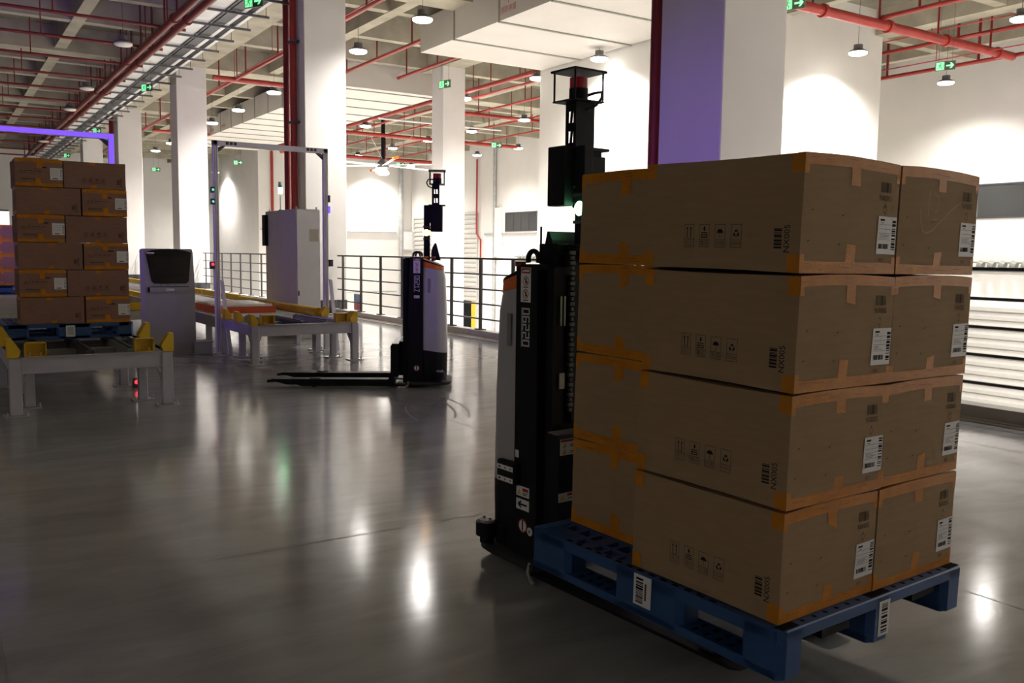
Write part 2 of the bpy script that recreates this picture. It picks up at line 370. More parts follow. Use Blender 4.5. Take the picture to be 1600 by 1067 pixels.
COLS = [(7.3, 7.12, 'nearest white square column behind the front carton stack', 7.72), (7.3, 20.0, 'white square column with red pipes behind the grey cabinet', 7.72),
        (7.3, 32.4, 'white square column behind the left post of the nearer gantry', 7.72), (7.3, 43.7, 'white square column just right of the left carton stack', 7.6), (7.3, 54.5, 'most distant white column above the left carton stack', 7.6)]
for x, y, lb, zt in COLS:
    o = MB().rbox((x, y, 0), (x + 1.0, y + 1.0, 7.75), 0.012).build('concrete_column', M_colm)
    struct(o, lb)
    m = MB()
    for k in range(9): m.box((x + 0.02 + k * 0.11, y - 0.02, 0.005), (x + 0.09 + k * 0.11, y - 0.002, 0.32))
    for k in range(9): m.box((x - 0.02, y + 0.02 + k * 0.11, 0.005), (x - 0.002, y + 0.09 + k * 0.11, 0.32))
    m.box((x - 0.012, y - 0.012, 0.0), (x + 1.0, y - 0.001, 0.33)); m.box((x - 0.012, y, 0.0), (x - 0.001, y + 1.0, 0.33))
    m.build('corner_guard', M_dark, o)
for x, y, lb in ((14.8, 27.25, 'white column standing in the lower hall behind the far pallet truck'),):
    struct(MB().rbox((x, y, LOWZ), (x + 0.86, y + 0.8, 7.75), 0.012).build('concrete_column', M_colm), lb)

# red drop pipes on the columns
def pipe(name, pts, r, m, label, cat='pipe', n=10, group=None):
    b = MB().tube([Vector(p) for p in pts], r, n); o = b.build(name, m, smooth=True)
    return tag(o, label, cat, group)
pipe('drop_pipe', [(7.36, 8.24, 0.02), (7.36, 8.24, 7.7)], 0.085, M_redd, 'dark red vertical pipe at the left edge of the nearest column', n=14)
o = pipe('drop_pipe', [(7.20, 20.45, 0.02), (7.20, 20.45, 7.7)], 0.075, M_red, 'red vertical pipe on the middle of the column behind the cabinet', n=14)
for z in (2.2, 4.4, 6.2): MB().box((7.12, 20.28, z), (7.295, 20.62, z + 0.05)).build('pipe_clamp', M_dark, o)
pipe('drop_pipe', [(7.26, 21.1, 0.02), (7.26, 21.1, 7.7)], 0.07, M_redd, 'dark red vertical pipe at the left edge of the column behind the cabinet', n=12)
pipe('drop_pipe', [(7.22, 44.85, 0.02), (7.22, 44.85, 7.6)], 0.11, M_redd, 'dark red vertical pipe beside the column right of the left carton stack', n=10)
pipe('conduit', [(7.27, 20.75, 0.02), (7.27, 20.75, 7.7)], 0.025, M_galv, 'thin grey conduit between the two red pipes on the column')

# ------------------------------------------------------------------ guard rail, curb
def guard_rail(y0, y1, posts, label):
    t = thing('guard_rail', label, 'railing', (8.05, y0, 0))
    for y in posts:
        m = MB(); m.box((-0.012, y - y0 - 0.045, 0.15), (0.012, y - y0 + 0.045, 1.37)); m.box((-0.06, y - y0 - 0.10, 0.131), (0.06, y - y0 + 0.10, 0.15))
        m.build('post', M_post, t)
    for z in (1.37, 1.10, 0.84, 0.585, 0.325):
        MB().cyl((0, 0, z), (0, y1 - y0, z), 0.015 if z < 1.3 else 0.017, 8).build('rail', M_dark if z < 1.3 else M_rubber, t, smooth=True)
    return t
sp = 1.035
guard_rail(-6.0, 7.10, [6.45 - sp * 1.9 - 2.05 * k for k in range(-0, 0)] + [-5.0, -3.4, -1.8, -0.2, 1.4, 3.0, 6.2], 'dark guard rail running on the right of the front carton stack')
guard_rail(8.17, 19.95, [19.63 - sp * k for k in range(11)], 'dark guard rail behind the two pallet trucks')
guard_rail(21.02, 32.3, [31.95 - sp * k for k in range(11)], 'dark guard rail behind the grey cabinet')
guard_rail(33.42, 43.6, [43.4 - sp * k for k in range(10)], 'distant dark guard rail left of the screen kiosk')
curb = struct(MB().box((7.95, -16, 0), (EDGE, 69, 0.13)).build('trim_1', M_curb), 'pale kerb under the guard rail')
struct(MB().box((7.80, -16, 0.0), (7.95, 69, 0.012)).box((7.86, -16, 0.012), (7.95, 69, 0.022)).build('trim_2', mat('trim_strip', (0.46, 0.42, 0.38), 0.5)), 'pale floor strip along the foot of the kerb')
t = thing('notice_board', 'small pink and blue notice board leaning on the guard rail by the column', 'sign', (8.09, 18.9, 0.14))
MB().box((-0.01, -0.17, 0), (0.01, 0.17, 0.38)).build('panel', M_white, t)
m = MB(); m.box((-0.012, -0.17, 0.2), (-0.0105, 0.17, 0.37), 0); m.box((-0.012, -0.17, 0.03), (-0.0105, 0.17, 0.2), 1)
m.build('picture', [mat('notice_blue', (0.35, 0.45, 0.75), 0.5), mat('notice_pink', (0.85, 0.25, 0.30), 0.5)], t)

# ------------------------------------------------------------------ far wall: windows, sectional doors, wall pipes
def far_window(name, y0, y1, n, label):
    o = MB().box((XF - 0.03, y0, 2.78), (XF + 0.02, y0 + 0.06, 3.88)).box((XF - 0.03, y1 - 0.06, 2.78), (XF + 0.02, y1, 3.88)).box((XF - 0.03, y0, 3.83), (XF + 0.02, y1, 3.88)).box((XF - 0.03, y0, 2.78), (XF + 0.02, y1, 2.83)).build(name, M_dark)
    struct(o, label)
    for k in range(n):
        a = y0 + 0.06 + (y1 - y0 - 0.12) * k / n; b = y0 + 0.06 + (y1 - y0 - 0.12) * (k + 1) / n
        MB().box((XF - 0.012, a + 0.02, 2.83), (XF - 0.004, b - 0.02, 3.83)).build('pane', M_glassd, o)
        if k: MB().box((XF - 0.03, a - 0.025, 2.83), (XF, a + 0.025, 3.83)).build('mullion', M_dark, o)
far_window('window_1', 41.45, 44.75, 4, 'dark window with curtains on the far wall left of the near truck mast')
far_window('window_2', 9.6, 16.45, 4, 'dark window on the far wall right of the front carton stack')
def section_door(name, y0, y1, ztop, zbot, label, opened=None, spring=True, step=0.30):
    o = MB().box((XF - 0.10, y0 - 0.12, LOWZ), (XF - 0.001, y0, ztop)).box((XF - 0.10, y1, LOWZ), (XF - 0.001, y1 + 0.12, ztop)).box((XF - 0.10, y0 - 0.12, ztop), (XF - 0.001, y1 + 0.12, ztop + 0.12)).build(name, M_slat)
    struct(o, label)
    z = ztop
    while z > zbot + 0.01:
        m = MB(); m.prism([(XF - 0.085, z - step + 0.03), (XF - 0.02, z - step), (XF - 0.02, z), (XF - 0.04, z - 0.05), (XF - 0.085, z - step * 0.55)], y0, y1, 'y')
        m.build('slat', M_slat, o); z -= step
    if opened is not None: MB().box((XF - 0.015, y0, opened), (XF - 0.002, y1, zbot)).build('opening', M_void, o)  # flat dark sheet in place of the unlit space behind
    if spring:
        m = MB().cyl((XF - 0.2, y0, ztop + 1.55), (XF - 0.2, y1, ztop + 1.55), 0.025, 8)
        for k in range(int((y1 - y0 - 0.4) / 0.35)):
            yy = y0 + 0.3 + 0.35 * k; m.cyl((XF - 0.2, yy, ztop + 1.45), (XF - 0.2, yy + 0.16, ztop + 1.5), 0.12, 10)
        m.box((XF - 0.1, y0 - 0.2, ztop + 1.25), (XF - 0.002, y1 + 0.2, ztop + 1.33))
        m.build('torsion_spring', mat('spring_grey', (0.25, 0.26, 0.23), 0.5), o)
section_door('door_1', 7.6, 16.7, -0.17, LOWZ, 'white ribbed sectional door seen through the guard rail at the right')
section_door('door_2', 47.95, 51.6, 3.9, -1.35, 'white ribbed shutter half raised over a dark opening', opened=LOWZ, spring=False)
section_door('door_3', 53.6, 56.4, 3.8, LOWZ, 'white ribbed shutter behind the far pallet truck mast', spring=False)
section_door('door_4', 36.9, 43.4, -0.2, LOWZ, 'white sectional door below the far left window', step=0.5)
tag(MB().rbox((XF - 0.022, 48.0, LOWZ), (XF - 0.017, 48.6, -1.4), 0.001).build('jamb_strip', M_yel), 'yellow warning strip in the dark half-raised doorway', 'strip')
def wallpipe(name, y, z0, z1, r, m, label, x=None): return pipe(name, [((x or XF - 0.12), y, z0), ((x or XF - 0.12), y, z1)], r, m, label)
wallpipe('downpipe', 45.8, LOWZ, 7.7, 0.10, M_galv, 'grey downpipe on the far wall left of the dark window')
pipe('riser_pipe', [(XF - 0.16, 47.8, 7.2), (XF - 0.16, 47.8, 2.7), (XF - 0.16, 47.3, 2.3), (XF - 0.16, 47.3, -1.5)], 0.055, M_red, 'thin red riser with a kink beside the half raised shutter')
o = pipe('downpipe', [(27.6, YB - 0.19, LOWZ), (27.6, YB - 0.19, 7.7)], 0.16, M_galv, 'grey downpipe in the far corner left of the far truck mast')
pipe('wall_rail', [(17.8, YB - 0.07, 2.86), (27.3, YB - 0.07, 2.86)], 0.05, M_galv, 'grey pipe running level across the back wall below the fan')
pipe('wall_rail', [(17.8, YB - 0.06, -1.2), (27.3, YB - 0.06, -1.2)], 0.035, M_galv, 'thin lower pipe on the back wall seen through the guard rail')
pipe('wall_rail', [(XF - 0.08, 41.4, 2.66), (XF - 0.08, 47.0, 2.66)], 0.05, M_galv, 'grey pipe running under the dark far window')
pipe('riser_pipe', [(18.55, YB - 0.14, LOWZ), (18.55, YB - 0.14, 7.8)], 0.09, M_red, 'red riser on the back wall seen through the aluminium gantry')
t = thing('junction_box', 'white junction box on the far corner beside the shutter', 'box', (28.1, YB - 0.16, 1.65))
MB().rbox((-0.38, -0.14, 0), (0.38, 0.15, 1.3), 0.02).build('case', M_wall, t); MB().box((-0.32, -0.15, 0.08), (0.32, -0.141, 1.22)).build('door', M_white, t)
t = thing('alarm_horn', 'small red alarm horn on the back wall left of the far pallet truck', 'alarm', (28.2, YB - 0.1, -2.0))
MB().cyl((0, 0, 0), (-0.25, -0.3, -0.05), 0.10, 12, r1=0.24).build('horn', M_red, t, smooth=True); MB().box((-0.1, 0, -0.15), (0.15, 0.09, 0.15)).build('bracket', M_dark, t)
t = thing('cable_box', 'pale control box beneath the dark window on the far wall', 'box', (XF - 0.11, 44.95, 1.3))
MB().rbox((-0.1, 0.05, 0), (0.1, 0.7, 2.9), 0.02).build('case', M_wall, t); MB().box((-0.11, 0.05, 2.1), (-0.101, 0.7, 2.13)).build('seam', M_galv, t)
# white lit window at the far left end
o = MB().box((2.6, 68.96, 2.6), (4.6, 68.999, 2.7)).box((2.6, 68.96, 3.9), (4.6, 68.999, 4.0)).build('window_3', M_dark); struct(o, 'bright window on the end wall left of the left carton stack')
for k in range(2): MB().box((2.6 + k * 1.02, 68.97, 2.7), (3.58 + k * 1.02, 68.99, 3.9)).build('pane', mat('lit_window', (0.9, 0.9, 0.9), 0.4, emit=(1, 0.97, 0.9), estr=1.5), o)

# ------------------------------------------------------------------ ducts
def duct(x0, x1, y0, y1, z0, z1, label, step=1.75, first=0.5):
    t = thing('air_duct', label, 'duct', ((x0 + x1) / 2, y0, z0))
    hx = (x1 - x0) / 2; y = 0.0; L = y1 - y0
    cuts = [0.0, first]
    while cuts[-1] + step < L: cuts.append(cuts[-1] + step)
    cuts.append(L)
    for a, b in zip(cuts, cuts[1:]):
        m = MB().box((-hx, a + 0.03, 0), (hx, b - 0.03, z1 - z0)); f0 = m.f
        m.m = [1, 0, 0, 0, 0, 0]
        m.build('duct_section', [M_duct, M_ductb], t)
        if b < L:
            m = MB(); m.box((-hx - 0.012, b - 0.035, -0.03), (hx + 0.012, b + 0.035, z1 - z0 + 0.02)); m.build('flange', M_ductf, t)
    return t
d1 = duct(11.7, 15.8, 4.0, 22.9, 7.0, 7.87, 'big white air duct hanging in front of the core block', step=2.2, first=1.55)
d2 = duct(11.7, 15.5, 28.8, 50.0, 7.0, 7.87, 'long white air duct receding behind the column with red pipes', step=1.75, first=0.45)
tag(MB().box((12.2, 28.9, 7.9), (14.6, 31.0, 8.1)).build('duct_collar', M_duct), 'small grey duct box on top of the long white duct', 'duct')
def duct_mark(y, d, x, z0):
    f = Flat(lambda u, v: (-2.05 - 0.014 - 0.0 , u, v))
    f.fn = lambda u, v, X=x: (X, y - u, z0 + v)
    f.text('消防排烟', 0, 0.16, 0.17); f.rect(-0.012, 0.30, 0.012, 0.46); f.poly([(-0.04, 0.44), (0.04, 0.44), (0, 0.53)])
    o = f.build('stencil', M_inkr, d); return o
for k, y in enumerate((18.35, 16.25)): duct_mark(y - 4.0, d1, -2.053, 0.05)
for k, y in enumerate((14.0, 16.0)): duct_mark(y, d2, -1.903, 0.05)

# ------------------------------------------------------------------ ceiling services
def run(name, a, b, r, m, label, hang=2.8, hr=0.02, hz=ZC, n=10, hm=None, cat='pipe', group=None, flanges=0.0):
    """straight pipe with hanger rods (children) up to the ceiling"""
    r *= 0.76; hr *= 0.8
    a = Vector(a); b = Vector(b); o = MB().cyl(a, b, r, n).build(name, m, smooth=True); tag(o, label, cat, group)
    L = (b - a).length; d = (b - a).normalized(); k = hang * 0.35
    while k < L:
        p = a + d * k
        MB().cyl((p.x, p.y, p.z + r * 0.5), (p.x, p.y, hz), hr, 6).build('hanger', hm or m, o)
        k += hang
    if flanges:
        k = flanges * 0.5
        while k < L:
            p = a + d * k; MB().cyl(p - d * 0.05, p + d * 0.05, r * 1.35, n).build('coupling', m, o); k += flanges
    return o
YP = [24.35, 27.05, 29.85, 32.75, 35.6, 38.4, 41.3, 44.25, 47.4, 50.8, 54.5, 58.4, 62.0]
for i, y in enumerate(YP):
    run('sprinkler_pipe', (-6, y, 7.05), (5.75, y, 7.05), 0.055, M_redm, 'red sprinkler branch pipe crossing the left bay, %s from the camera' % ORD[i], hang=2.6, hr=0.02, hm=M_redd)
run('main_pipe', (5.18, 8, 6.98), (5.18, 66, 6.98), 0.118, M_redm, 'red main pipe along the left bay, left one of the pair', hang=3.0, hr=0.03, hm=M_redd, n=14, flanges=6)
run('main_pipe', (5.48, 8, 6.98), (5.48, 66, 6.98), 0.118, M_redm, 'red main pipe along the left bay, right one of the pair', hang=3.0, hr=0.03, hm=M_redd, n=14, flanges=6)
# trunking and ladder trays above the column row
t = thing('cable_trunking', 'pale flat cable trunking running above the left column row', 'cable tray', (5.95, 8, 7.2))
MB().box((-0.20, 0, 0), (0.20, 58, 0.10)).build('trough', M_tray, t)
MB().box((-0.24, 0, 0.0), (-0.20, 58, 0.14)).build('side_flange', M_galv, t); MB().box((0.20, 0, 0.0), (0.24, 58, 0.14)).build('side_flange', M_galv, t)
t = thing('cable_ladder', 'twin dark cable ladder beside the pale trunking', 'cable tray', (6.75, 8, 7.2))
for x0, x1, mm in ((-0.42, -0.16, M_dark), (-0.15, -0.05, M_tray), (-0.04, 0.10, M_black), (0.11, 0.20, M_tray)):
    MB().box((x0, 0, 0.0), (x1, 58, 0.10)).build('tray_strip', mm, t)
MB().box((-0.50, 0, 0.02), (-0.43, 58, 0.16)).build('side_flange', M_dark, t)
t = thing('tray_support', 'row of galvanised cross channels on rods carrying the cable trays', 'bracket', (6.4, 8, 7.15))
for k in range(38):
    y = 0.6 + 1.52 * k
    m = MB().box((-0.72, y - 0.018, -0.03), (0.85, y + 0.018, 0.03)); m.build('cross_channel', M_lampb, t)
    MB().cyl((-0.62, y, 0), (-0.62, y, 1.3), 0.008, 5).cyl((0.0, y, 0), (0.0, y, 1.3), 0.008, 5).cyl((0.78, y, 0), (0.78, y, 0.6), 0.008, 5).build('rod', M_copper, t)
# middle bay pipes
run('sprinkler_pipe', (8.6, 6, 7.0), (8.6, 60, 7.0), 0.07, M_red, 'red pipe running beside the column row on its right', hang=3.1, hm=M_redd, hr=0.03)
run('sprinkler_pipe', (9.0, 6, 7.35), (9.0, 60, 7.35), 0.022, M_red, 'thin red pipe above the one right of the column row', hang=4.0, hr=0.012)
run('main_pipe', (7.9, 30.0, 7.0), (11.6, 30.0, 7.0), 0.11, M_red, 'thick red cross pipe right of the column behind the left gantry post', hang=2.2, hm=M_redd, n=14)
run('main_pipe', (9.0, 44.8, 7.0), (11.6, 44.8, 7.0), 0.09, M_red, 'red cross pipe between the two distant columns', hang=2.2, hm=M_redd)
run('sprinkler_pipe', (11.9, 22.95, 7.42), (11.9, 28.78, 7.42), 0.07, M_red, 'red pipe between the two white ducts', hang=2.4, hm=M_redd, hr=0.03)
run('sprinkler_pipe', (13.85, 22.92, 7.45), (13.85, 28.75, 7.45), 0.07, M_red, 'red pipe above the end of the long white duct', hang=2.2, hm=M_redd, hr=0.03)
run('main_pipe', (15.9, 23.2, 7.05), (15.9, 49.0, 7.05), 0.10, M_red, 'thick red pipe along the right side of the long white duct', hang=2.9, hm=M_redd, n=12)
run('sprinkler_pipe', (16.6, 23.2, 7.0), (16.6, 49.0, 7.0), 0.055, M_red, 'red pipe right of the long white duct', hang=2.9, hm=M_redd, hr=0.025)
run('sprinkler_pipe', (18.4, 23.2, 7.0), (18.4, 49.5, 7.0), 0.055, M_red, 'red pipe left of the ceiling fan pole', hang=3.3, hm=M_redd, hr=0.025)
run('sprinkler_pipe', (20.9, 23.2, 7.0), (20.9, 49.5, 7.0), 0.055, M_red, 'red pipe right of the ceiling fan pole', hang=3.3, hm=M_redd, hr=0.025)
run('sprinkler_pipe', (23.2, 23.2, 7.0), (23.2, 49.5, 7.0), 0.055, M_red, 'red pipe along the far wall side beyond the core block', hang=3.3, hm=M_redd, hr=0.025)
run('main_pipe', (15.9, 38.6, 6.85), (25.2, 38.6, 6.85), 0.11, M_red, 'thick red cross pipe behind the fan pole', hang=2.6, hm=M_redd, n=12)
run('main_pipe', (15.9, 47.3, 6.75), (25.2, 47.3, 6.75), 0.13, M_red, 'thick red cross pipe above the far back wall', hang=2.6, hm=M_redd, n=12)
run('main_pipe', (16.4, 30.9, 6.9), (25.2, 30.9, 6.9), 0.09, M_red, 'red cross pipe right of the white lower hall column', hang=2.6, hm=M_redd, n=12)
run('light_trunking', (15.6, 34.2, 6.9), (21.5, 34.2, 6.9), 0.05, M_white, 'white conduit crossing beneath the long duct edge', hang=2.6, hm=M_galv, hr=0.008, cat='conduit')
# right bay pipes
run('main_pipe', (15.95, 13.7, 7.0), (25.1, 13.7, 7.0), 0.15, M_red, 'thick red main pipe crossing the upper right corner', hang=2.4, hm=M_redd, hr=0.035, n=16, flanges=2.4)
run('sprinkler_pipe', (19.25, 5.0, 7.15), (19.25, 13.7, 7.15), 0.075, M_red, 'red branch pipe joining the thick main, nearest to the core block', hang=2.3, hm=M_redd, hr=0.04, n=12)
run('sprinkler_pipe', (24.15, 5.0, 7.55), (24.15, 22.9, 7.55), 0.075, M_red, 'red branch pipe passing over the thick main in mid bay', hang=2.9, hm=M_redd, hr=0.05, n=12)
run('sprinkler_pipe', (23.42, 5.0, 7.68), (23.42, 22.9, 7.68), 0.022, M_red, 'thin red pipe crossing above the thick main of the right bay', hang=3.0, hr=0.015)
run('sprinkler_pipe', (23.7, 5.0, 6.95), (23.7, 22.9, 6.95), 0.022, M_red, 'thin red pipe just before the far right wall', hang=3.0, hr=0.015)
run('sprinkler_pipe', (25.2, 5.0, 7.05), (25.2, 22.9, 7.05), 0.075, M_red, 'red pipe running along the top of the far right wall', hang=2.9, hm=M_redd, hr=0.05, n=12)

# ------------------------------------------------------------------ pendant lamps
def lamp(x, y, lit, label, group, z=6.86, top=8.505, power=1.0):
    t = thing('pendant_lamp', label, 'lamp', (x, y, z), 0, group)
    m = MB().lathe((0, 0, 0), [(0.235, 0.0), (0.235, 0.03), (0.13, 0.085), (0.115, 0.10), (0.115, 0.20), (0.05, 0.215)], 20)
    m.build('housing', M_lampb, t, smooth=True)
    MB().lathe((0, 0, 0), [(0.234, 0.01), (0.232, -0.03), (0.20, -0.055), (0.10, -0.07)], 20).build('lens', M_lampon if lit else M_lampoff, t, smooth=True)
    MB().cyl((0, 0, 0.2), (0, 0, top - z), 0.006, 5).build('cord', M_copper, t)
    if lit:
        l = bpy.data.lights.new('lamp_light', 'SPOT'); l.energy = LAMP_POWER * power; l.color = LAMP_COL
        l.spot_size = R(151); l.spot_blend = 1.0; l.shadow_soft_size = 0.13
        o = bpy.data.objects.new('lamp_light', l); COL.objects.link(o); o.parent = t; o.location = (0, 0, -0.13)
    return t
ROWS = [(9.75, 0.024, [], [19.15, 23.1, 27.0, 30.7, 35.3, 39.5, 43.8, 48.2, 52.4], True, 'lit pendant lamp left of the white ducts, %s from the picture top'),
        (16.2, 0.0, [-9, -5, -1, 3], [], True, ''),
        (15.95, 0.0, [], [23.3, 27.8, 36.3, 45.0], True, 'lit pendant lamp along the right edge of the ducts, %s from the core block'),
        (20.8, 0.0, [-9, -5, -1, 3.1, 7.2], [11.2, 15.44], True, 'lit pendant lamp of the right bay middle row, %s from the picture top'),
        (20.4, 0.0, [], [30.7, 34.9, 39.05, 43.0, 47.5], True, 'lit pendant lamp beside the ceiling fan, %s from the core block'),
        (26.4, 0.0, [-8, 0, 8], [16.4], True, 'lit pendant lamp under the exit sign by the far right wall'),
        (25.5, 0.0, [], [27, 32, 38.9, 43.0, 51.1, 56.0], True, 'lit pendant lamp near the far wall past the core block, %s from it'),
        (4.29, 0.0225, [], [26.0, 33.8, 39.2, 47.1, 51.5, 60.4], False, 'unlit pendant lamp of the left bay, %s from the camera'),
        (16.9, 0.0, [], [64.0], True, 'lit pendant lamp close to the distant return wall past the long duct')]
ROWS.append((-11.0, 0.0, [-3.0, 3.0], [], True, ''))  # added fill lamps, unseen at the left, to lift the dark carton sides
for x, dx, off, ys, lit, lb in ROWS:
    pw = 0.6 if x > 24 else 0.26 if x < 0 else 1.0
    for y in off: lamp(x + dx * (y - 15), y, lit, 'lit pendant lamp of the unseen bays and added left fill, out of view', 'pendant lamps outside the picture', power=pw)
    for i, y in enumerate(ys): lamp(x + dx * (y - 15), y, lit, lb % ORD[i] if '%s' in lb else lb, 'pendant lamps under the concrete ceiling', power=pw)
lamp(15.35, 19.5, True, 'lit pendant lamp tucked under the right edge of the near duct', 'pendant lamps under the concrete ceiling', 6.72, 7.0)

# ------------------------------------------------------------------ exit signs
def exit_sign(x, y, z, rot, label, arrow=1):
    t = thing('exit_sign', label, 'sign', (x, y, z), rot, 'green emergency exit signs hanging from the ceiling')
    MB().rbox((-0.30, -0.02, -0.14), (0.30, 0.02, 0.14), 0.01).build('case', M_sign, t); k9 = 0.8
    f = Flat(lambda u, v: (u, -0.0215, v))
    f.rect(-0.27, -0.12, -0.03, 0.12, 0)
    f.fn = lambda u, v: (u, -0.0225, v)
    f.disc(-0.13, 0.085, 0.022, 1, 10); f.line((-0.14, 0.06), (-0.16, -0.01), 0.045, 1); f.line((-0.16, -0.01), (-0.10, -0.05), 0.026, 1); f.line((-0.10, -0.05), (-0.12, -0.11), 0.024, 1); f.line((-0.16, -0.01), (-0.20, -0.06), 0.026, 1); f.line((-0.20, -0.06), (-0.25, -0.07), 0.024, 1); f.line((-0.14, 0.05), (-0.08, 0.02), 0.022, 1); f.line((-0.14, 0.05), (-0.21, 0.02), 0.022, 1); f.rect(-0.06, -0.12, -0.045, 0.11, 1)
    a, b = (0.03, 0.24) if arrow > 0 else (0.24, 0.03)
    s = 1 if arrow > 0 else -1
    f.line((a, 0.0), (b - s * 0.03, 0.0), 0.045, 0); f.poly([(b - s * 0.11, 0.085), (b - s * 0.05, 0.085), (b + s * 0.02, 0.0), (b - s * 0.05, -0.085), (b - s * 0.11, -0.085), (b - s * 0.03, 0.0)], 0)
    f.build('pictogram', [M_signw, M_signg], t)
    for sx in (-0.2, 0.2): MB().cyl((sx, 0, 0.135), (sx, 0, (8.505 - z) / k9), 0.006, 5).build('cord', M_copper, t)
    t.scale = (k9, k9, k9)
exit_sign(22.1, 13.77, 6.4, R(-72), 'green exit sign in front of the far right wall above the lamp')
exit_sign(14.42, 12.23, 6.4, R(-72), 'green exit sign at the picture top right of the nearest column')
exit_sign(12.93, 23.7, 6.4, R(-75), 'green exit sign at the right corner of the long white duct')
exit_sign(5.83, 29.69, 6.4, R(-60), 'green exit sign under the cable trays, second from the camera')
exit_sign(6.17, 41.77, 6.4, R(-60), 'green exit sign under the cable trays above the violet gantry')
exit_sign(6.4, 53.56, 6.4, R(-60), 'green exit sign under the cable trays, farthest from the camera')
exit_sign(5.65, 18.3, 6.4, R(-60), 'green exit sign under the cable trays at the picture top')
exit_sign(14.81, 51.31, 6.4, R(-20), 'green exit sign at the far end of the long duct')
exit_sign(11.99, 59.0, 6.4, R(-20), 'green exit sign on the distant end wall between two columns')
exit_sign(21.97, 35.33, 6.4, R(-30), 'green exit sign left of the core block')
exit_sign(22.36, 49.0, 6.4, R(-20), 'green exit sign left of the fan hub before the back wall')
exit_sign(22.45, 46.3, 6.4, R(-30), 'green exit sign right of the fan hub')

# ------------------------------------------------------------------ big ceiling fan
t = thing('ceiling_fan', 'large six-bladed ceiling fan with orange blade tips on a black pole', 'fan', (18.3, 39.6, 5.55))
MB().cyl((0, 0, 0.3), (0, 0, 2.9), 0.10, 12).build('pole', M_black, t, smooth=True)
MB().lathe((0, 0, 0), [(0.10, -0.12), (0.26, -0.08), (0.30, 0.02), (0.28, 0.14), (0.14, 0.3)], 20).build('hub', M_lampb, t, smooth=True)
MB().lathe((0, 0, -0.42), [(0.16, 0), (0.27, 0.05), (0.27, 0.12), (0.12, 0.32)], 18).build('hub_lamp', M_lampon, t, smooth=True)
for k in range(6):
    a = R(14 + 60 * k); M = Matrix.Rotation(a, 4, 'Z')
    o = MB().prism([(-0.11, 0.0), (0.11, 0.05), (0.10, 0.075), (-0.09, 0.035)], 0.28, 3.3, 'x', M=M).build('blade', M_fan, t)
    MB().prism([(-0.13, -0.02), (0.13, 0.03), (0.12, 0.13), (-0.11, 0.08)], 3.3, 3.62, 'x', M=M).build('blade_tip', M_orange, o)
m = MB()
for k in range(4):
    a = R(40 + 90 * k); m.cyl((0, 0, 0.25), (1.5 * math.cos(a), 1.5 * math.sin(a), 1.35), 0.012, 5)
m.build('stay_wire', M_galv, t)

# ------------------------------------------------------------------ roller and chain conveyors
def end_cup(parent, x, y, z, w, d, h, face):
    """open-fronted yellow folded stop: back plate, two sides, floor; face = 'y' opens to -y, 'x' opens to -x"""
    m = MB()
    if face == 'y':
        m.box((x - w / 2, y + d - 0.008, z), (x + w / 2, y + d, z + h)); m.box((x - w / 2, y, z), (x - w / 2 + 0.008, y + d, z + h)); m.box((x + w / 2 - 0.008, y, z), (x + w / 2, y + d, z + h)); m.box((x - w / 2, y, z), (x + w / 2, y + d, z + 0.008)); m.box((x - w / 2, y, z + h - 0.008), (x + w / 2, y + d, z + h))
    o = m.build('end_stop', M_yel, parent)
    for q in (-.25, .25): MB().cyl((x + w * q, y + d * .3, z), (x + w * q, y + d * .3, z + 0.035), 0.008, 6).build('bolt', M_steel, o)
    return o
def guide_block(parent, x, y, z, sgn, h=0.17, w=0.10, d=0.16):
    """wedge-shaped yellow side guide on the frame edge; sloped towards the inside"""
    pr = [(x - sgn * 0.0, z), (x + sgn * w, z), (x + sgn * w, z + h), (x + sgn * w * 0.55, z + h), (x - sgn * 0.02, z + h * 0.35)]
    o = MB().prism(pr, y - d / 2, y + d / 2, 'y').build('side_guide', M_yel, parent)
    return o
def leg(parent, x, y, z, w=0.10, d=0.075, plate=True):
    o = MB().rbox((x - w / 2, y - d / 2, 0.012), (x + w / 2, y + d / 2, z), 0.008).build('leg', M_conv, parent)
    if plate:
        MB().box((x - 0.10, y - 0.08, 0.001), (x + 0.10, y + 0.08, 0.012)).cyl((x + 0.075, y - 0.05, 0.012), (x + 0.075, y - 0.05, 0.05), 0.009, 6).cyl((x - 0.075, y - 0.05, 0.012), (x - 0.075, y - 0.05, 0.04), 0.009, 6).build('foot_plate', M_galv, o)
    return o
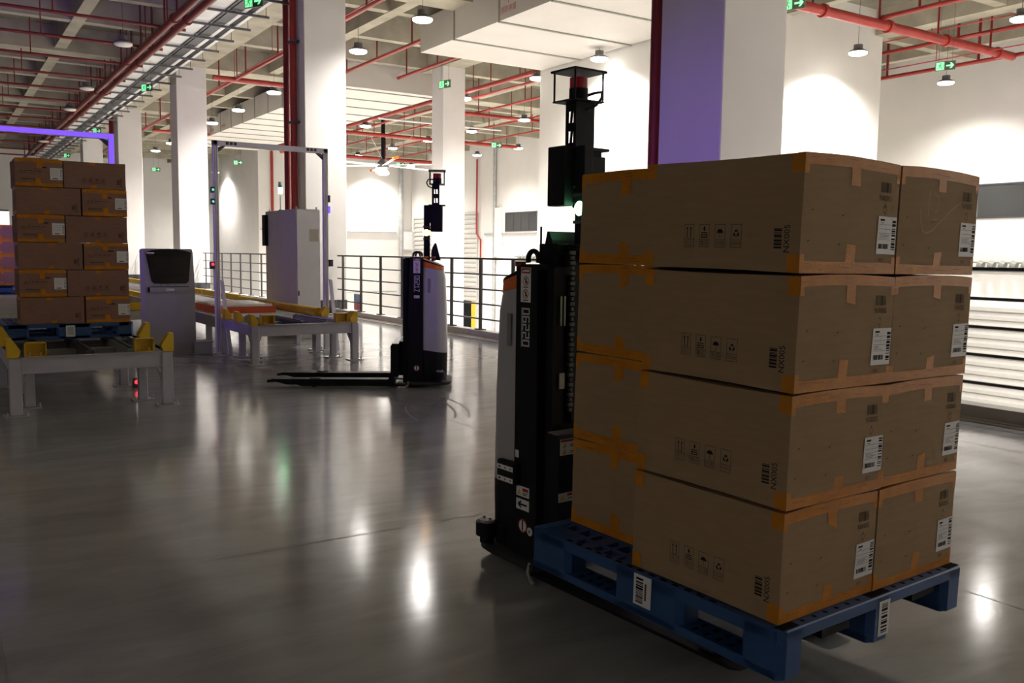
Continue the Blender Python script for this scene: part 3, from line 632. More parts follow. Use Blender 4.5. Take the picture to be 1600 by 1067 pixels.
def conveyor(label, x0, x1, y0, ytab, yend, zt=0.515):
    cx = (x0 + x1) / 2
    t = thing('pallet_conveyor', label, 'conveyor', (cx, y0, 0)); hw = (x1 - x0) / 2; L = ytab - y0
    # pick-up table
    m = MB(); zb = zt - 0.145
    m.box((-hw + 0.05, 0.02, zb), (hw - 0.05, 0.035, zt)).box((-hw + 0.05, -0.01, zt - 0.008), (hw - 0.05, 0.06, zt)).box((-hw + 0.05, -0.01, zb), (hw - 0.05, 0.06, zb + 0.008))
    m.build('front_beam', M_conv, t)
    for sx in (-1, 1):
        m = MB().box((sx * hw - 0.03, 0.05, zb), (sx * hw + 0.03, L, zt)).box((sx * hw - 0.05, 0.05, zt - 0.008), (sx * hw + 0.05, L, zt))
        m.build('side_beam', M_conv, t)
        for yy, wd in ((0.0, 0.10), (0.42, 0.085), (L - 0.45, 0.085), (L - 0.02, 0.10)):
            leg(t, sx * (hw if wd > 0.09 else hw - 0.14), yy + 0.04, zt - 0.01 if wd > 0.09 else zb, wd)
        o = MB().prism([(sx * (hw - 0.14), 0.47), (sx * (hw - 0.14), 0.52), (sx * (hw - 0.02), 0.2), (sx * (hw - 0.02), 0.16)], 0.06, 0.075, 'y').build('brace', M_conv, t)
        MB().prism([(0.08, zb), (0.30, zb), (0.10, zb - 0.20), (0.08, zb - 0.20)], sx * hw - 0.01, sx * hw + 0.01, 'x').build('gusset', M_convd, t)
    m = MB().box((-hw + 0.05, 0.9, zb - 0.02), (hw - 0.05, 0.98, zb + 0.11)); m.build('cross_beam', M_convd, t)
    m = MB().box((-hw + 0.05, L - 0.2, zb - 0.02), (hw - 0.05, L - 0.12, zb + 0.11)); m.build('cross_beam', M_convd, t)
    for xx in (-0.36, 0.0, 0.36):
        MB().box((xx - 0.035, 0.25, zt - 0.10), (xx + 0.035, L, zt + 0.012)).build('chain_track', M_convd if xx else M_dark, t)
        MB().box((xx - 0.012, 0.27, zt + 0.012), (xx + 0.012, L, zt + 0.028)).build('chain', M_dark, t)
    # long roller section behind
    L2 = yend - y0
    for sx in (-1, 1):
        MB().box((sx * hw - 0.03, L + 0.1, zt - 0.16), (sx * hw + 0.03, L2, zt)).build('roller_bed_beam', M_convd, t)
        yy = L + 0.8
        while yy < L2: leg(t, sx * hw, yy, zt - 0.15, 0.08, 0.08, False); yy += 2.2
    yy = L + 0.25; k = 0
    while yy < min(L2, L + 9):
        MB().cyl((-hw + 0.04, yy, zt - 0.03), (hw - 0.04, yy, zt - 0.03), 0.038, 10).build('roller', M_steel, t, smooth=True); yy += 0.22; k += 1
    m = MB()
    while yy < L2: m.cyl((-hw + 0.04, yy, zt - 0.03), (hw - 0.04, yy, zt - 0.03), 0.038, 6); yy += 0.30
    o = m.build('far_rollers', M_steel, t); o['kind'] = 'stuff'
    return t, hw, L
c1, hw1, L1 = conveyor('left grey pallet conveyor carrying the tall carton stack', 0.58, 1.83, 8.72, 10.6, 40.0)
c2, hw2, L2_ = conveyor('empty grey pallet conveyor in front of the grey cabinet', 3.44, 4.80, 11.28, 12.75, 44.0)
for tt, hw in ((c1, hw1), (c2, hw2)):
    end_cup(tt, -hw + 0.16, -0.02, 0.517, 0.17, 0.09, 0.125, 'y'); end_cup(tt, hw - 0.20, -0.02, 0.517, 0.17, 0.09, 0.125, 'y')
for sx in (-1, 1): guide_block(c1, sx * (hw1 - 0.03), 0.06, 0.51, sx, 0.17, 0.09, 0.10); guide_block(c1, sx * (hw1 - 0.03), 1.15, 0.51, sx, 0.19, 0.09, 0.16)
guide_block(c2, -(hw2 - 0.03), 0.08, 0.51, -1, 0.14, 0.08, 0.14); guide_block(c2, -(hw2 - 0.03), 0.72, 0.51, -1, 0.14, 0.08, 0.16); guide_block(c2, -(hw2 - 0.03), 1.28, 0.51, -1, 0.14, 0.08, 0.16)
guide_block(c2, hw2 - 0.05, 0.10, 0.51, 1, 0.15, 0.09, 0.16)
# yellow guide rails of the empty conveyor
for a, b, r in ((1.30, 3.10, 0.085), (3.13, 5.2, 0.085)):
    o = MB().cyl((hw2 - 0.03, a, 0.575), (hw2 - 0.03, b, 0.575), r * 0.75, 12).build('guide_rail', M_yel, c2, smooth=True)
    for yy in (a + 0.25, b - 0.25): MB().box((hw2 - 0.07, yy - 0.03, 0.40), (hw2 - 0.04, yy + 0.03, 0.55)).build('bracket', M_galv, o)
for k in range(9):
    a = 5.45 + 2.65 * k
    MB().box((hw2 - 0.02, a, 0.53), (hw2 + 0.05, a + 2.6, 0.64)).build('guide_rail', M_yel, c2)
    MB().box((-hw2 - 0.03, a, 0.53), (-hw2 + 0.03, a + 2.6, 0.62)).build('guide_rail', M_yel, c2)
for k in range(9): MB().box((hw1 - 0.02, 3.4 + 2.65 * k, 0.53), (hw1 + 0.05, 6.0 + 2.65 * k, 0.63)).build('guide_rail', M_yel, c1)
guide_block(c2, hw2 - 0.03, 1.2, 0.51, 1, 0.15, 0.10, 0.12)
# red transfer bed inside the empty conveyor
t = thing('transfer_bed', 'orange red lifting transfer bed with rollers inside the empty conveyor', 'conveyor', (4.0, 13.9, 0.42))
MB().box((-0.42, -0.4, 0.0), (0.42, -0.36, 0.20)).box((-0.42, 0.9, 0.0), (0.42, 0.94, 0.20)).box((-0.44, -0.4, 0.0), (-0.42, 0.94, 0.20)).box((0.42, -0.4, 0.0), (0.44, 0.94, 0.20)).build('frame', M_orangered, t)
for k in range(7): MB().cyl((-0.42, -0.25 + k * 0.18, 0.19), (0.42, -0.25 + k * 0.18, 0.19), 0.04, 10).build('roller', M_steel, t, smooth=True)
t = thing('floor_sensor', 'small red glowing sensor at the foot of the left conveyor', 'sensor', (1.78, 10.02, 0))
MB().box((-0.03, -0.03, 0), (0.03, 0.03, 0.10)).build('post', M_dark, t); MB().sphere((0, -0.035, 0.065), 0.022, 10).build('led', M_rled, t)
t = thing('drive_motor', 'yellow drive motor between the kiosk and the gantry post', 'motor', (3.08, 14.6, 0))
MB().cyl((-0.18, 0, 0.52), (0.22, 0, 0.52), 0.085, 14).build('motor_body', M_yel, t, smooth=True); MB().rbox((-0.06, -0.09, 0.05), (0.1, 0.09, 0.5), 0.02).build('gearbox', M_dark, t); MB().cyl((-0.25, 0, 0.52), (-0.18, 0, 0.52), 0.07, 12).build('fan_cowl', M_dark, t, smooth=True)
m = MB().tube([(0.0, 0.0, 0.1), (0.05, -0.2, 0.02), (0.2, -0.4, 0.02), (0.25, -0.6, 0.25), (0.22, -0.55, 0.48)], 0.02, 8); m.build('cable', M_rubber, t)
t = thing('cable_tray_box', 'small grey box on the floor right of the kiosk', 'box', (3.18, 13.0, 0))
MB().rbox((-0.12, -0.12, 0.0), (0.14, 0.2, 0.16), 0.01).build('case', M_conv, t); MB().box((-0.13, -0.13, 0.16), (0.15, 0.21, 0.175)).build('lid', M_kiosk, t)
# lighter machinery further back along the lines
for i, (x, y, L) in enumerate(((2.65, 16.0, 3.0), (2.65, 20.5, 4.0), (-0.45, 17.0, 2.2))):
    t = thing('cross_conveyor', ('pale cross conveyor just behind the screen kiosk', 'pale cross conveyor farther behind the screen kiosk', 'pale roller conveyor at the left picture edge behind the stack')[i], 'conveyor', (x, y, 0))
    for yy in (-0.5, 0.5): MB().box((-0.75, yy - 0.03, 0.32), (0.75, yy + 0.03, 0.48)).build('side_beam', M_cab, t)
    for k in range(9): MB().cyl((-0.66 + k * 0.165, -0.47, 0.45), (-0.66 + k * 0.165, 0.47, 0.45), 0.035, 8).build('roller', M_steel, t, smooth=True)
    for sx in (-0.68, 0.68):
        for yy in (-0.5, 0.5): MB().box((sx - 0.035, yy - 0.03, 0), (sx + 0.035, yy + 0.03, 0.32)).build('leg', M_conv, t)
    if i < 2: MB().box((-0.75, -0.56, 0.48), (0.75, -0.53, 0.60)).build('guide_rail', M_yel, t)

# ------------------------------------------------------------------ measuring gantries
def gantry(label, x0, x1, y, h, m, led, brace):
    t = thing('gantry_frame', label, 'gantry', ((x0 + x1) / 2, y, 0)); hw = (x1 - x0) / 2
    for sx in (-1, 1):
        o = MB().rbox((sx * hw - 0.035, -0.035, 0), (sx * hw + 0.035, 0.035, h), 0.006).build('post', m, t)
        for e in (-0.012, 0.012): MB().box((sx * hw + e - 0.004, -0.0365, 0.05), (sx * hw + e + 0.004, -0.0355, h - 0.05)).build('slot', M_kiosk, o)
        MB().box((sx * hw - 0.09, -0.09, 0), (sx * hw + 0.09, 0.09, 0.012)).build('foot_plate', M_galv, o)
        if led: MB().box((sx * hw - 0.028, -0.040, 1.0), (sx * hw + 0.028, -0.0355, h)).build('led_strip', M_vled, o)
        if brace:
            MB().prism([(sx * hw + 0.02, 1.05), (sx * hw + 0.06, 1.05), (sx * hw + 0.17, 0.0), (sx * hw + 0.12, 0.0)], -0.10, -0.06, 'y').build('brace', m, t)
        MB().prism([(sx * (hw - 0.035), h - 0.09), (sx * (hw - 0.035), h - 0.16), (sx * (hw - 0.14), h - 0.07), (sx * (hw - 0.10), h - 0.07)], -0.02, 0.02, 'y').build('corner_bracket', M_dark, t)
    MB().rbox((-hw - 0.035, -0.035, h - 0.07), (hw + 0.035, 0.035, h), 0.006).build('top_bar', m, t)
    if led: MB().box((-hw, -0.040, h - 0.062), (hw, -0.0355, h - 0.008)).build('led_strip', M_vled, t)
    return t, hw
g1, h1 = gantry('violet lit gantry frame over the left carton stack', 0.25, 2.03, 12.68, 2.93, M_alu, True, False)
g2, h2 = gantry('pale aluminium gantry frame over the empty conveyor', 3.34, 4.92, 12.66, 2.95, M_alu, False, True)
for z in (2.28, 2.12):
    o = MB().rbox((-h2 - 0.075, -0.06, z - 0.04), (-h2 - 0.025, 0.0, z + 0.04), 0.005).build('sensor', M_dark, g2); MB().sphere((-h2 - 0.05, -0.062, z), 0.014, 8).build('led', M_gled, o)
    MB().rbox((h2 + 0.036, -0.05, z - 0.10), (h2 + 0.06, 0.02, z), 0.005).build('sensor', M_vled if z < 2.2 else M_dark, g2)
o = MB().rbox((-h2 - 0.10, -0.05, 1.20), (-h2 - 0.04, 0.02, 1.30), 0.006).build('switch_box', M_dark, g2); MB().sphere((-h2 - 0.07, -0.055, 1.265), 0.02, 8).build('led', M_rled, o)
MB().rbox((h2 + 0.036, -0.05, 1.24), (h2 + 0.10, 0.02, 1.34), 0.006).build('switch_box', mat('switch_brown', (0.06, 0.04, 0.03), 0.5), g2)
for sx in (-1, 1):
    for k in range(3): MB().box((sx * (h2 - 0.16 - 0.055 * k) - 0.02, -0.037, 2.90), (sx * (h2 - 0.16 - 0.055 * k) + 0.02, -0.0355, 2.94)).build('clip', M_dark, g2)

# ------------------------------------------------------------------ kiosk
t = thing('screen_kiosk', 'grey upright kiosk with a dark slanted screen beside the carton stack', 'kiosk', (2.775, 12.95, 0))
MB().prism([(-0.02, 0), (0.34, 0), (0.34, 1.44), (0.30, 1.46), (0.12, 1.47), (0.06, 1.42), (-0.02, 0.98)], -0.325, 0.325, 'x').build('body', M_kiosk, t)
def kp(u, v, e=0.0):   # front of the slanted head, u across, v up the slope (0..1)
    y = -0.02 + 0.08 * v; z = 0.98 + 0.44 * v
    return Vector((u, y - 0.012 - e, z))
m = MB(); pts = [(-0.21, 0.03), (0.21, 0.03), (0.245, 0.10), (0.275, 0.6), (0.30, 1.0), (0.22, 1.06), (0.11, 1.10), (0, 1.115), (-0.11, 1.10), (-0.22, 1.06), (-0.30, 1.0), (-0.275, 0.6), (-0.245, 0.10)]
n = len(pts); vs = [kp(u, v) for u, v in pts] + [kp(u, v) + Vector((0, 0.05, 0)) for u, v in pts]
m.add(vs, [tuple(range(n)), tuple(range(2 * n - 1, n - 1, -1))] + [(i, n + i, n + (i + 1) % n, (i + 1) % n) for i in range(n)])
o = m.build('bezel', M_blackg, t)
m = MB(); m.add([kp(-0.25, .34, .003), kp(0.25, .34, .003), kp(0.27, .86, .003), kp(-0.27, .86, .003)], [(0, 1, 2, 3)]); m.build('screen', M_screen, o, fixn=False)
m = MB(); m.add([kp(-0.29, .96, .002), kp(-0.19, .96, .002), kp(-0.19, .995, .002), kp(-0.29, .995, .002)], [(0, 1, 2, 3)]); m.build('badge', M_white, o, fixn=False)
MB().box((-0.27, -0.045, 0.875), (0.315, -0.02, 0.945)).build('keyboard_drawer', M_kiosk, t)
MB().box((-0.27, -0.046, 0.945), (0.24, -0.021, 0.955)).box((-0.30, -0.04, 0.875), (-0.271, -0.021, 0.945)).build('drawer_slot', M_black, t)
MB().box((-0.06, -0.048, 0.893), (0.045, -0.0455, 0.927)).build('drawer_handle', M_white, t)
m = MB()
for k in range(10):
    a0, a1 = math.pi * k / 10, math.pi * (k + 1) / 10
    m.cyl((-0.08 + 0.055 * math.cos(a0), -0.022, 0.96 + 0.035 * math.sin(a0)), (-0.08 + 0.055 * math.cos(a1), -0.022, 0.96 + 0.035 * math.sin(a1)), 0.003, 5)
m.build('finger_groove', M_dark, t)

# ------------------------------------------------------------------ electrical cabinet
t = thing('electrical_cabinet', 'tall light grey electrical cabinet behind the yellow guide rail', 'cabinet', (5.12, 14.5, 0))
MB().rbox((0, 0.02, 0.0), (0.42, 1.6, 2.16), 0.01).build('body', M_cab, t)
o = MB().rbox((0.015, 0.0, 0.10), (0.42, 0.02, 2.15), 0.006).build('door', M_cabf, t)
f = Flat(lambda u, v: (u, -0.002, v)); f.frame(0.22, 1.62, 0.40, 1.83, 0.012, 0); f.rect(0.232, 1.632, 0.388, 1.818, 1); f.build('vent', [M_cab, mat('vent_beige', (0.50, 0.45, 0.37), 0.6)], o)
MB().box((0.03, -0.012, 0.72), (0.05, 0.0, 0.80)).build('door_lock', M_dark, o)
MB().rbox((-0.06, 1.45, 1.55), (-0.001, 1.62, 2.10), 0.01).build('fan_unit', M_black, t)
for xx, yy in ((0.03, 0.06), (0.38, 0.06), (0.05, 1.5)): MB().cyl((xx, yy, 2.16), (xx, yy, 2.20), 0.015, 8).build('lifting_eye', M_galv, t)
MB().rbox((-0.05, 0.5, 0.45), (-0.001, 0.62, 0.58), 0.01).build('cable_gland', M_dark, t)
t = thing('signal_tower', 'green lit signal tower on top of the grey cabinet', 'signal light', (5.2, 15.5, 2.16))
MB().cyl((0, 0, 0), (0, 0, 0.30), 0.010, 8).build('stem', M_galv, t); MB().cyl((0, 0, 0.30), (0, 0, 0.40), 0.035, 14).build('green_lens', M_green, t, smooth=True)
MB().cyl((0, 0, 0.40), (0, 0, 0.45), 0.035, 14).build('amber_lens', mat('lens_green_dim', (0.1, 0.5, 0.25), 0.3), t, smooth=True); MB().cyl((0, 0, 0.45), (0, 0, 0.50), 0.032, 14).build('cap', M_galv, t, smooth=True); MB().cyl((0, 0, 0), (0, 0, 0.02), 0.03, 10).build('base', M_dark, t)

# ------------------------------------------------------------------ cartons
def carton(L, W, H, seed, style, cm, ends='A', sides='L', scuff=False, gap=0.008, tape_top=False):
    """box with x in 0..W, y in 0..L, z in 0..H; end A is y=0, the printed long side is x=0"""
    rr = random.Random(seed); Hh = H - gap
    off = Vector((rr.random() * 50, rr.random() * 50, rr.random() * 50))
    bul = rr.uniform(0.003, 0.006)
    def D(p):
        x, y, z = p; fx = min(max(x / W, 0), 1); fy = min(max(y / L, 0), 1); fz = min(max(z / Hh, 0), 1)
        sx, sy, sz = math.sin(math.pi * fx), math.sin(math.pi * fy), math.sin(math.pi * fz)
        q = Vector((x + (fx - 0.5) * 2 * bul * sy * sz * (1 if abs(fx - .5) > .2 else 0.4), y + (fy - 0.5) * 2 * bul * sx * sz, z))
        if fz > 0.5: q.z += (fz - 0.5) * 2 * (gap * 0.85 * sx * (1 - sy * 0.3) - 0.003 * sy * (1 - sx))
        else: q.z += (0.5 - fz) * 2 * 0.003 * sy * (1 - sx)
        nn = mnoise.noise_vector(q * 5 + off) * 0.0022
        if z < 0.001: nn.z = abs(nn.z) * .3
        return q + nn
    NX, NY, NZ = 6, 8, 5
    m = MB(); idx = {}
    def vid(i, j, k):
        if (i, j, k) not in idx:
            idx[(i, j, k)] = len(m.v); m.v.append(tuple(D((W * i / NX, L * j / NY, Hh * k / NZ))))
        return idx[(i, j, k)]
    def q(a, b, c, d): m.f.append([vid(*a), vid(*b), vid(*c), vid(*d)]); m.m.append(0)
    for i in range(NX):
        for j in range(NY):
            q((i, j, 0), (i, j + 1, 0), (i + 1, j + 1, 0), (i + 1, j, 0)); q((i, j, NZ), (i + 1, j, NZ), (i + 1, j + 1, NZ), (i, j + 1, NZ))
        for k in range(NZ):
            q((i, 0, k), (i + 1, 0, k), (i + 1, 0, k + 1), (i, 0, k + 1)); q((i, NY, k), (i, NY, k + 1), (i + 1, NY, k + 1), (i + 1, NY, k))
    for j in range(NY):
        for k in range(NZ):
            q((0, j, k), (0, j, k + 1), (0, j + 1, k + 1), (0, j + 1, k)); q((NX, j, k), (NX, j + 1, k), (NX, j + 1, k + 1), (NX, j, k + 1))
    o = m.build('carton', cm, None)
    FA = lambda e: (lambda u, v: D((u, 0, v)) + Vector((0, -e, 0)))
    FB = lambda e: (lambda u, v: D((W - u, L, v)) + Vector((0, e, 0)))
    FL = lambda e: (lambda u, v: D((0, L - u, v)) + Vector((-e, 0, 0)))
    FR = lambda e: (lambda u, v: D((W, u, v)) + Vector((e, 0, 0)))
    FT = lambda e: (lambda u, v: D((u, v, Hh)) + Vector((0, 0, e)))
    # tape: one seam strip per end edge, folded over and wrapped round the corners
    tw = 0.033
    for F, end in ((FA, 'A'), (FB, 'B')):
        for top in (True, False):
            f = Flat(F(0.0011)); j1 = rr.uniform(-.012, .012); t1 = tw + rr.uniform(-.004, .004)
            za, zb = (Hh - t1, Hh - 0.0008) if top else (0.0008, t1)
            f.rect(0, za, W, zb, 0, 8)
            d1, d2 = rr.uniform(.035, .06), rr.uniform(.035, .06)
            e0 = za if top else zb; sg = -1 if top else 1
            f.poly([(W / 2 + j1 - .024, e0), (W / 2 + j1 + .024, e0), (W / 2 + j1 + .024, e0 + sg * d1), (W / 2 + j1 - .024, e0 + sg * d2)][::-sg])
            for u0, u1 in ((0, .020), (W - .020, W)) if style == 'near' else ():
                if top: f.rect(u0, Hh - .058, u1, za, 0)
                else: f.rect(u0, zb, u1, .056, 0)
            f.fn = F(0.0017)
            for k in range(5):
                u = rr.uniform(.02, W - .09); v = rr.uniform(za + .006, zb - .006)
                f.rect(u, v, u + rr.uniform(.02, .07), v + .0016, 1)
            hh = rr.uniform(.05, .058) if style == 'near' else .030
            for G, near in ((FL, end == 'B'), (FR, end == 'A')):
                f.fn = G(0.0011); u0, u1 = (0, .042) if near else (L - .042, L)
                if style != 'near': continue
                if top: f.rect(u0, Hh - hh, u1, Hh - 0.0008, 0)
                else: f.rect(u0, 0.0008, u1, hh, 0)
            if top:
                f.fn = FT(0.0011); f.rect(0, 0 if end == 'A' else L - .03, W, .03 if end == 'A' else L, 0, 8)
            f.build('packing_tape', [M_tape, M_tapei], o)
            if style != 'near' and end == 'A' and sides:
                f = Flat(FL(0.0011)); u0 = L * rr.uniform(.40, .48)
                if top: f.rect(u0, Hh - .028, u0 + .055, Hh - .0008)
                else: f.poly([(u0, .0008), (u0 + .05, .0008), (u0 + .05, rr.uniform(.02, .05)), (u0, rr.uniform(.015, .03))])
                f.build('packing_tape', M_tape, o)
    # black printing
    f = Flat(None)
    if sides == 'L':
        f.fn = FL(0.0009); h = Hh
        c0, wd, st = .288 * L, .067 * L, .103 * L
        v0, v1, vd = .20 * h, .41 * h, .268 * h
        for k in range(4):
            u0 = c0 + st * k; u1 = u0 + wd; uc = (u0 + u1) / 2
            f.frame(u0, v0, u1, v1, .0012); f.rect(u0, vd - .0006, u1, vd + .0006)
            b = vd; q_ = (v1 - vd)
            if k == 0:
                for du in (-.18, .18):
                    f.rect(uc + du * wd - .0014, b + .14 * q_, uc + du * wd + .0014, b + .72 * q_); f.poly([(uc + du * wd - .0042, b + .70 * q_), (uc + du * wd + .0042, b + .70 * q_), (uc + du * wd, b + .86 * q_)])
                f.rect(uc - .24 * wd, b + .09 * q_, uc + .24 * wd, b + .12 * q_)
            elif k == 1:
                f.rect(uc - .06 * wd, b + .68 * q_, uc + .06 * wd, b + .86 * q_); f.poly([(uc - .14 * wd, b + .72 * q_), (uc, b + .54 * q_), (uc + .14 * wd, b + .72 * q_)])
                f.rect(uc - .32 * wd, b + .42 * q_, uc + .32 * wd, b + .48 * q_); f.frame(uc - .32 * wd, b + .12 * q_, uc + .32 * wd, b + .34 * q_, .003)
            elif k == 2:
                f.disc(uc, b + .44 * q_, .30 * wd, 0, 12, a0=0, a1=math.pi); f.rect(uc - .0008, b + .10 * q_, uc + .0008, b + .48 * q_)
            else:
                cy = b + .42 * q_; r = .30 * wd
                P3 = [(uc + r * math.cos(t), cy + r * math.sin(t)) for t in (R(90), R(210), R(330))]
                for i in range(3):
                    a, b2 = Vector(P3[i]), Vector(P3[(i + 1) % 3]); c1 = a.lerp(b2, .08); c2 = a.lerp(b2, .42); c3 = a.lerp(b2, .58); c4 = a.lerp(b2, .92)
                    f.line(c1, c2, .0050); f.line(c3, c4, .0050)
            f.text(('向上', '重压', '防潮', '可回收')[k], uc, (v0 + vd) / 2, wd * (.40 if k < 3 else .30), 1)
    if sides in ('L', 'B'):
        f.fn = FL(0.0009); h = Hh
        f.barcode(.855 * L, .20 * h, .898 * L, .385 * h, 11, 0, True); f.text('NX005', .927 * L, .285 * h, .028, 0, R(90))
    if 'A' in ends:
        f.fn = FA(0.0009); h = Hh
        if style == 'near':
            f.barcode(.79 * W, .735 * h, .905 * W, .825 * h, 5, 1); f.text('NX005', .848 * W, .685 * h, .024, 1)
            f.disc(.845 * W, .585 * h, .011, 2, 14, r0=.0095); f.text('2', .845 * W, .545 * h, .016, 2); f.text('4', .845 * W, .62 * h, .016, 2)
            for u, v in ((.08, .53), (.38, .50), (.06, .27), (.36, .25)): f.line((u * W, v * h), ((u + .02) * W, (v + .012) * h), .0022, 0)
            f.text('易碎', .84 * W, .13 * h, .014, 2)
        else:
            f.rect(.53 * W, .68 * h, .66 * W, .72 * h, 0)
            x = .10 * W
            for k in range(7):
                wd = rr.uniform(.03, .08) * W; f.rect(x, .545 * h, x + wd, .565 * h, 0); x += wd + .012
                if x > .55 * W: break
            f.rect(.10 * W, .475 * h, .24 * W, .488 * h, 0); f.rect(.25 * W, .47 * h, .55 * W, .478 * h, 1); f.line((.27 * W, .60 * h), (.255 * W, .66 * h), .003, 0)
            f.rect(.12 * W, .245 * h, .42 * W, .29 * h, 1); f.rect(.12 * W, .20 * h, .55 * W, .215 * h, 1)
    if scuff:
        f.fn = FA(0.0010)
        pts = [(.24, .62), (.245, .50), (.28, .41), (.33, .395), (.40, .43), (.50, .52), (.62, .62), (.76, .72)]
        for a, b in zip(pts, pts[1:]): f.line((a[0] * W, a[1] * Hh), (b[0] * W, b[1] * Hh), .0032, 3)
        for a, b in (((.33, .56), (.345, .80)), ((.40, .77), (.46, .74)), ((.46, .74), (.45, .63)), ((.45, .63), (.42, .58)), ((.38, .525), (.46, .535))): f.line((a[0] * W, a[1] * Hh), (b[0] * W, b[1] * Hh), .0028, 3)
    if f.mb.v: f.build('printing', [M_ink, M_inkg, M_inkg, M_chalk], o)['kind'] = 'stuff'
    if 'A' in ends:
        f = Flat(FA(0.0018)); h = Hh
        if style == 'near':
            u0, u1, v0, v1 = .775 * W, .99 * W, .185 * h, .525 * h
        else:
            u0, u1, v0, v1 = .73 * W, .995 * W, .27 * h, .70 * h
        f.rect(u0, v0, u1, v1, 0, 3); f.fn = FR(0.0018); f.rect(0, v0, .03 if style == 'near' else .06, v1, 0); f.fn = FA(0.0024)
        a = u1 - u0; b = v1 - v0
        if style == 'near':
            f.barcode(u0 + .77 * a, v0 + .12 * b, u0 + .97 * a, v0 + .94 * b, 3 + seed, 1, True)
            f.barcode(u0 + .10 * a, v0 + .14 * b, u0 + .62 * a, v0 + .27 * b, 8 + seed, 1)
            for v in (.38, .55, .66, .78): f.rect(u0 + .06 * a, v0 + v * b, u0 + .72 * a, v0 + v * b + .0009, 1)
            f.rect(u0 + .42 * a, v0 + .55 * b, u0 + .425 * a, v0 + .78 * b, 1)
            f.rect(u0 + .10 * a, v0 + .88 * b, u0 + .34 * a, v0 + .93 * b, 1); f.rect(u0 + .14 * a, v0 + .81 * b, u0 + .30 * a, v0 + .84 * b, 2)
            for v in (.42, .46, .50): f.rect(u0 + .10 * a, v0 + v * b, u0 + (.35 + .3 * rr.random()) * a, v0 + (v + .018) * b, 2)
        else:
            f.barcode(u0 + .80 * a, v0 + .10 * b, u0 + .98 * a, v0 + .90 * b, 3 + seed, 2, True); f.rect(u0 + .2 * a, v0 + .08 * b, u0 + .6 * a, v0 + .15 * b, 1)
            for v in (.35, .5, .65, .8): f.rect(u0 + .08 * a, v0 + v * b, u0 + .7 * a, v0 + v * b + .0025, 2)
        f.build('shipping_label', [M_paper, M_ink, mat('label_grey_print', (0.32, 0.32, 0.34), 0.7)], o)
    return o

def pallet(name_label, w, d, h, ox=0.0, oy=0.0, group=None):
    """moulded pallet: three runners along y (side windows), open at the y ends; top at z = 0"""
    t = thing('plastic_pallet', name_label, 'pallet', (0, 0, 0), 0, group)
    x0, x1, y0, y1 = ox, ox + w, oy, oy + d
    td = 0.040
    # deck: rim, ribs and cross bars so the grid of slots shows
    m = MB()
    def bar(a, b, c, e, z0=-td, z1=0.0): m.box((a, c, z0), (b, e, z1))
    rim = 0.05
    m.rbox((x0, y0, -td), (x1, y0 + rim, 0), 0.022); m.rbox((x0, y1 - rim, -td), (x1, y1, 0), 0.022)
    bar(x0, x0 + 0.03, y0 + rim, y1 - rim); bar(x1 - 0.03, x1, y0 + rim, y1 - rim)
    nx = 12; ny = 16
    for i in range(1, nx): xx = x0 + (x1 - x0) * i / nx; bar(xx - 0.010, xx + 0.010, y0 + rim, y1 - rim, -0.03, -0.0008)
    for j in range(1, ny): yy = y0 + (y1 - y0) * j / ny; bar(x0 + .03, x1 - .03, yy - 0.010 if j % 4 else yy - .03, yy + 0.010 if j % 4 else yy + .03, -0.032, -0.0015)
    m.build('deck', M_bluep, t)
    # flat dark marks painting the shade of drain holes on the rims
    f = Flat(lambda u, v: (u, v, 0.0006))
    for (a, b) in ((.12, .40), (.60, .88)):
        for k in range(6): f.disc(x0 + w * (a + (b - a) * k / 5), y0 + 0.025, 0.009, 0, 8)
    for (a, b) in ((0.005, .09), (.445, .56), (.91, .995)):
        f.rect(x0 + w * a + .004, y0 + .008, x0 + w * b - .004, y0 + .042, 0)
    for k in range(14): f.rect(x0 + .008, y0 + d * (.22 + .045 * k), x0 + .022, y0 + d * (.22 + .045 * k) + .028, 0)
    f.build('deck_slot_shade', M_void, t)['kind'] = 'stuff'
    rw = 0.115
    for i, xa in enumerate((x0, x0 + w / 2 - rw / 2, x1 - rw)):
        o = None
        m = MB(); bh = 0.030
        m.rbox((xa, y0 + 0.01, -h), (xa + rw, y1 - 0.01, -h + bh), 0.008)
        o = m.build('runner', M_bluep, t)
        for (a, b) in ((y0, y0 + d * .135), (y0 + d * .335, y0 + d * .605), (y1 - d * .19, y1)):
            MB().rbox((xa, a, -h + 0.001), (xa + rw, b, -0.003), 0.022).build('foot_block', M_bluep, o)
        f = Flat(lambda u, v, Z=-h + bh + 0.0006: (u, v, Z))
        for (a, b) in ((.17, .31), (.64, .78)):
            for k in range(4):
                for s in (.3, .7): f.rect(xa + rw * s - .014, y0 + d * (a + (b - a) * k / 3.4), xa + rw * s + .014, y0 + d * (a + (b - a) * k / 3.4) + .018)
        f.build('runner_slot_shade', M_void, o)['kind'] = 'stuff'  # flat dark rectangles stand for shaded slots in the runner
    return t

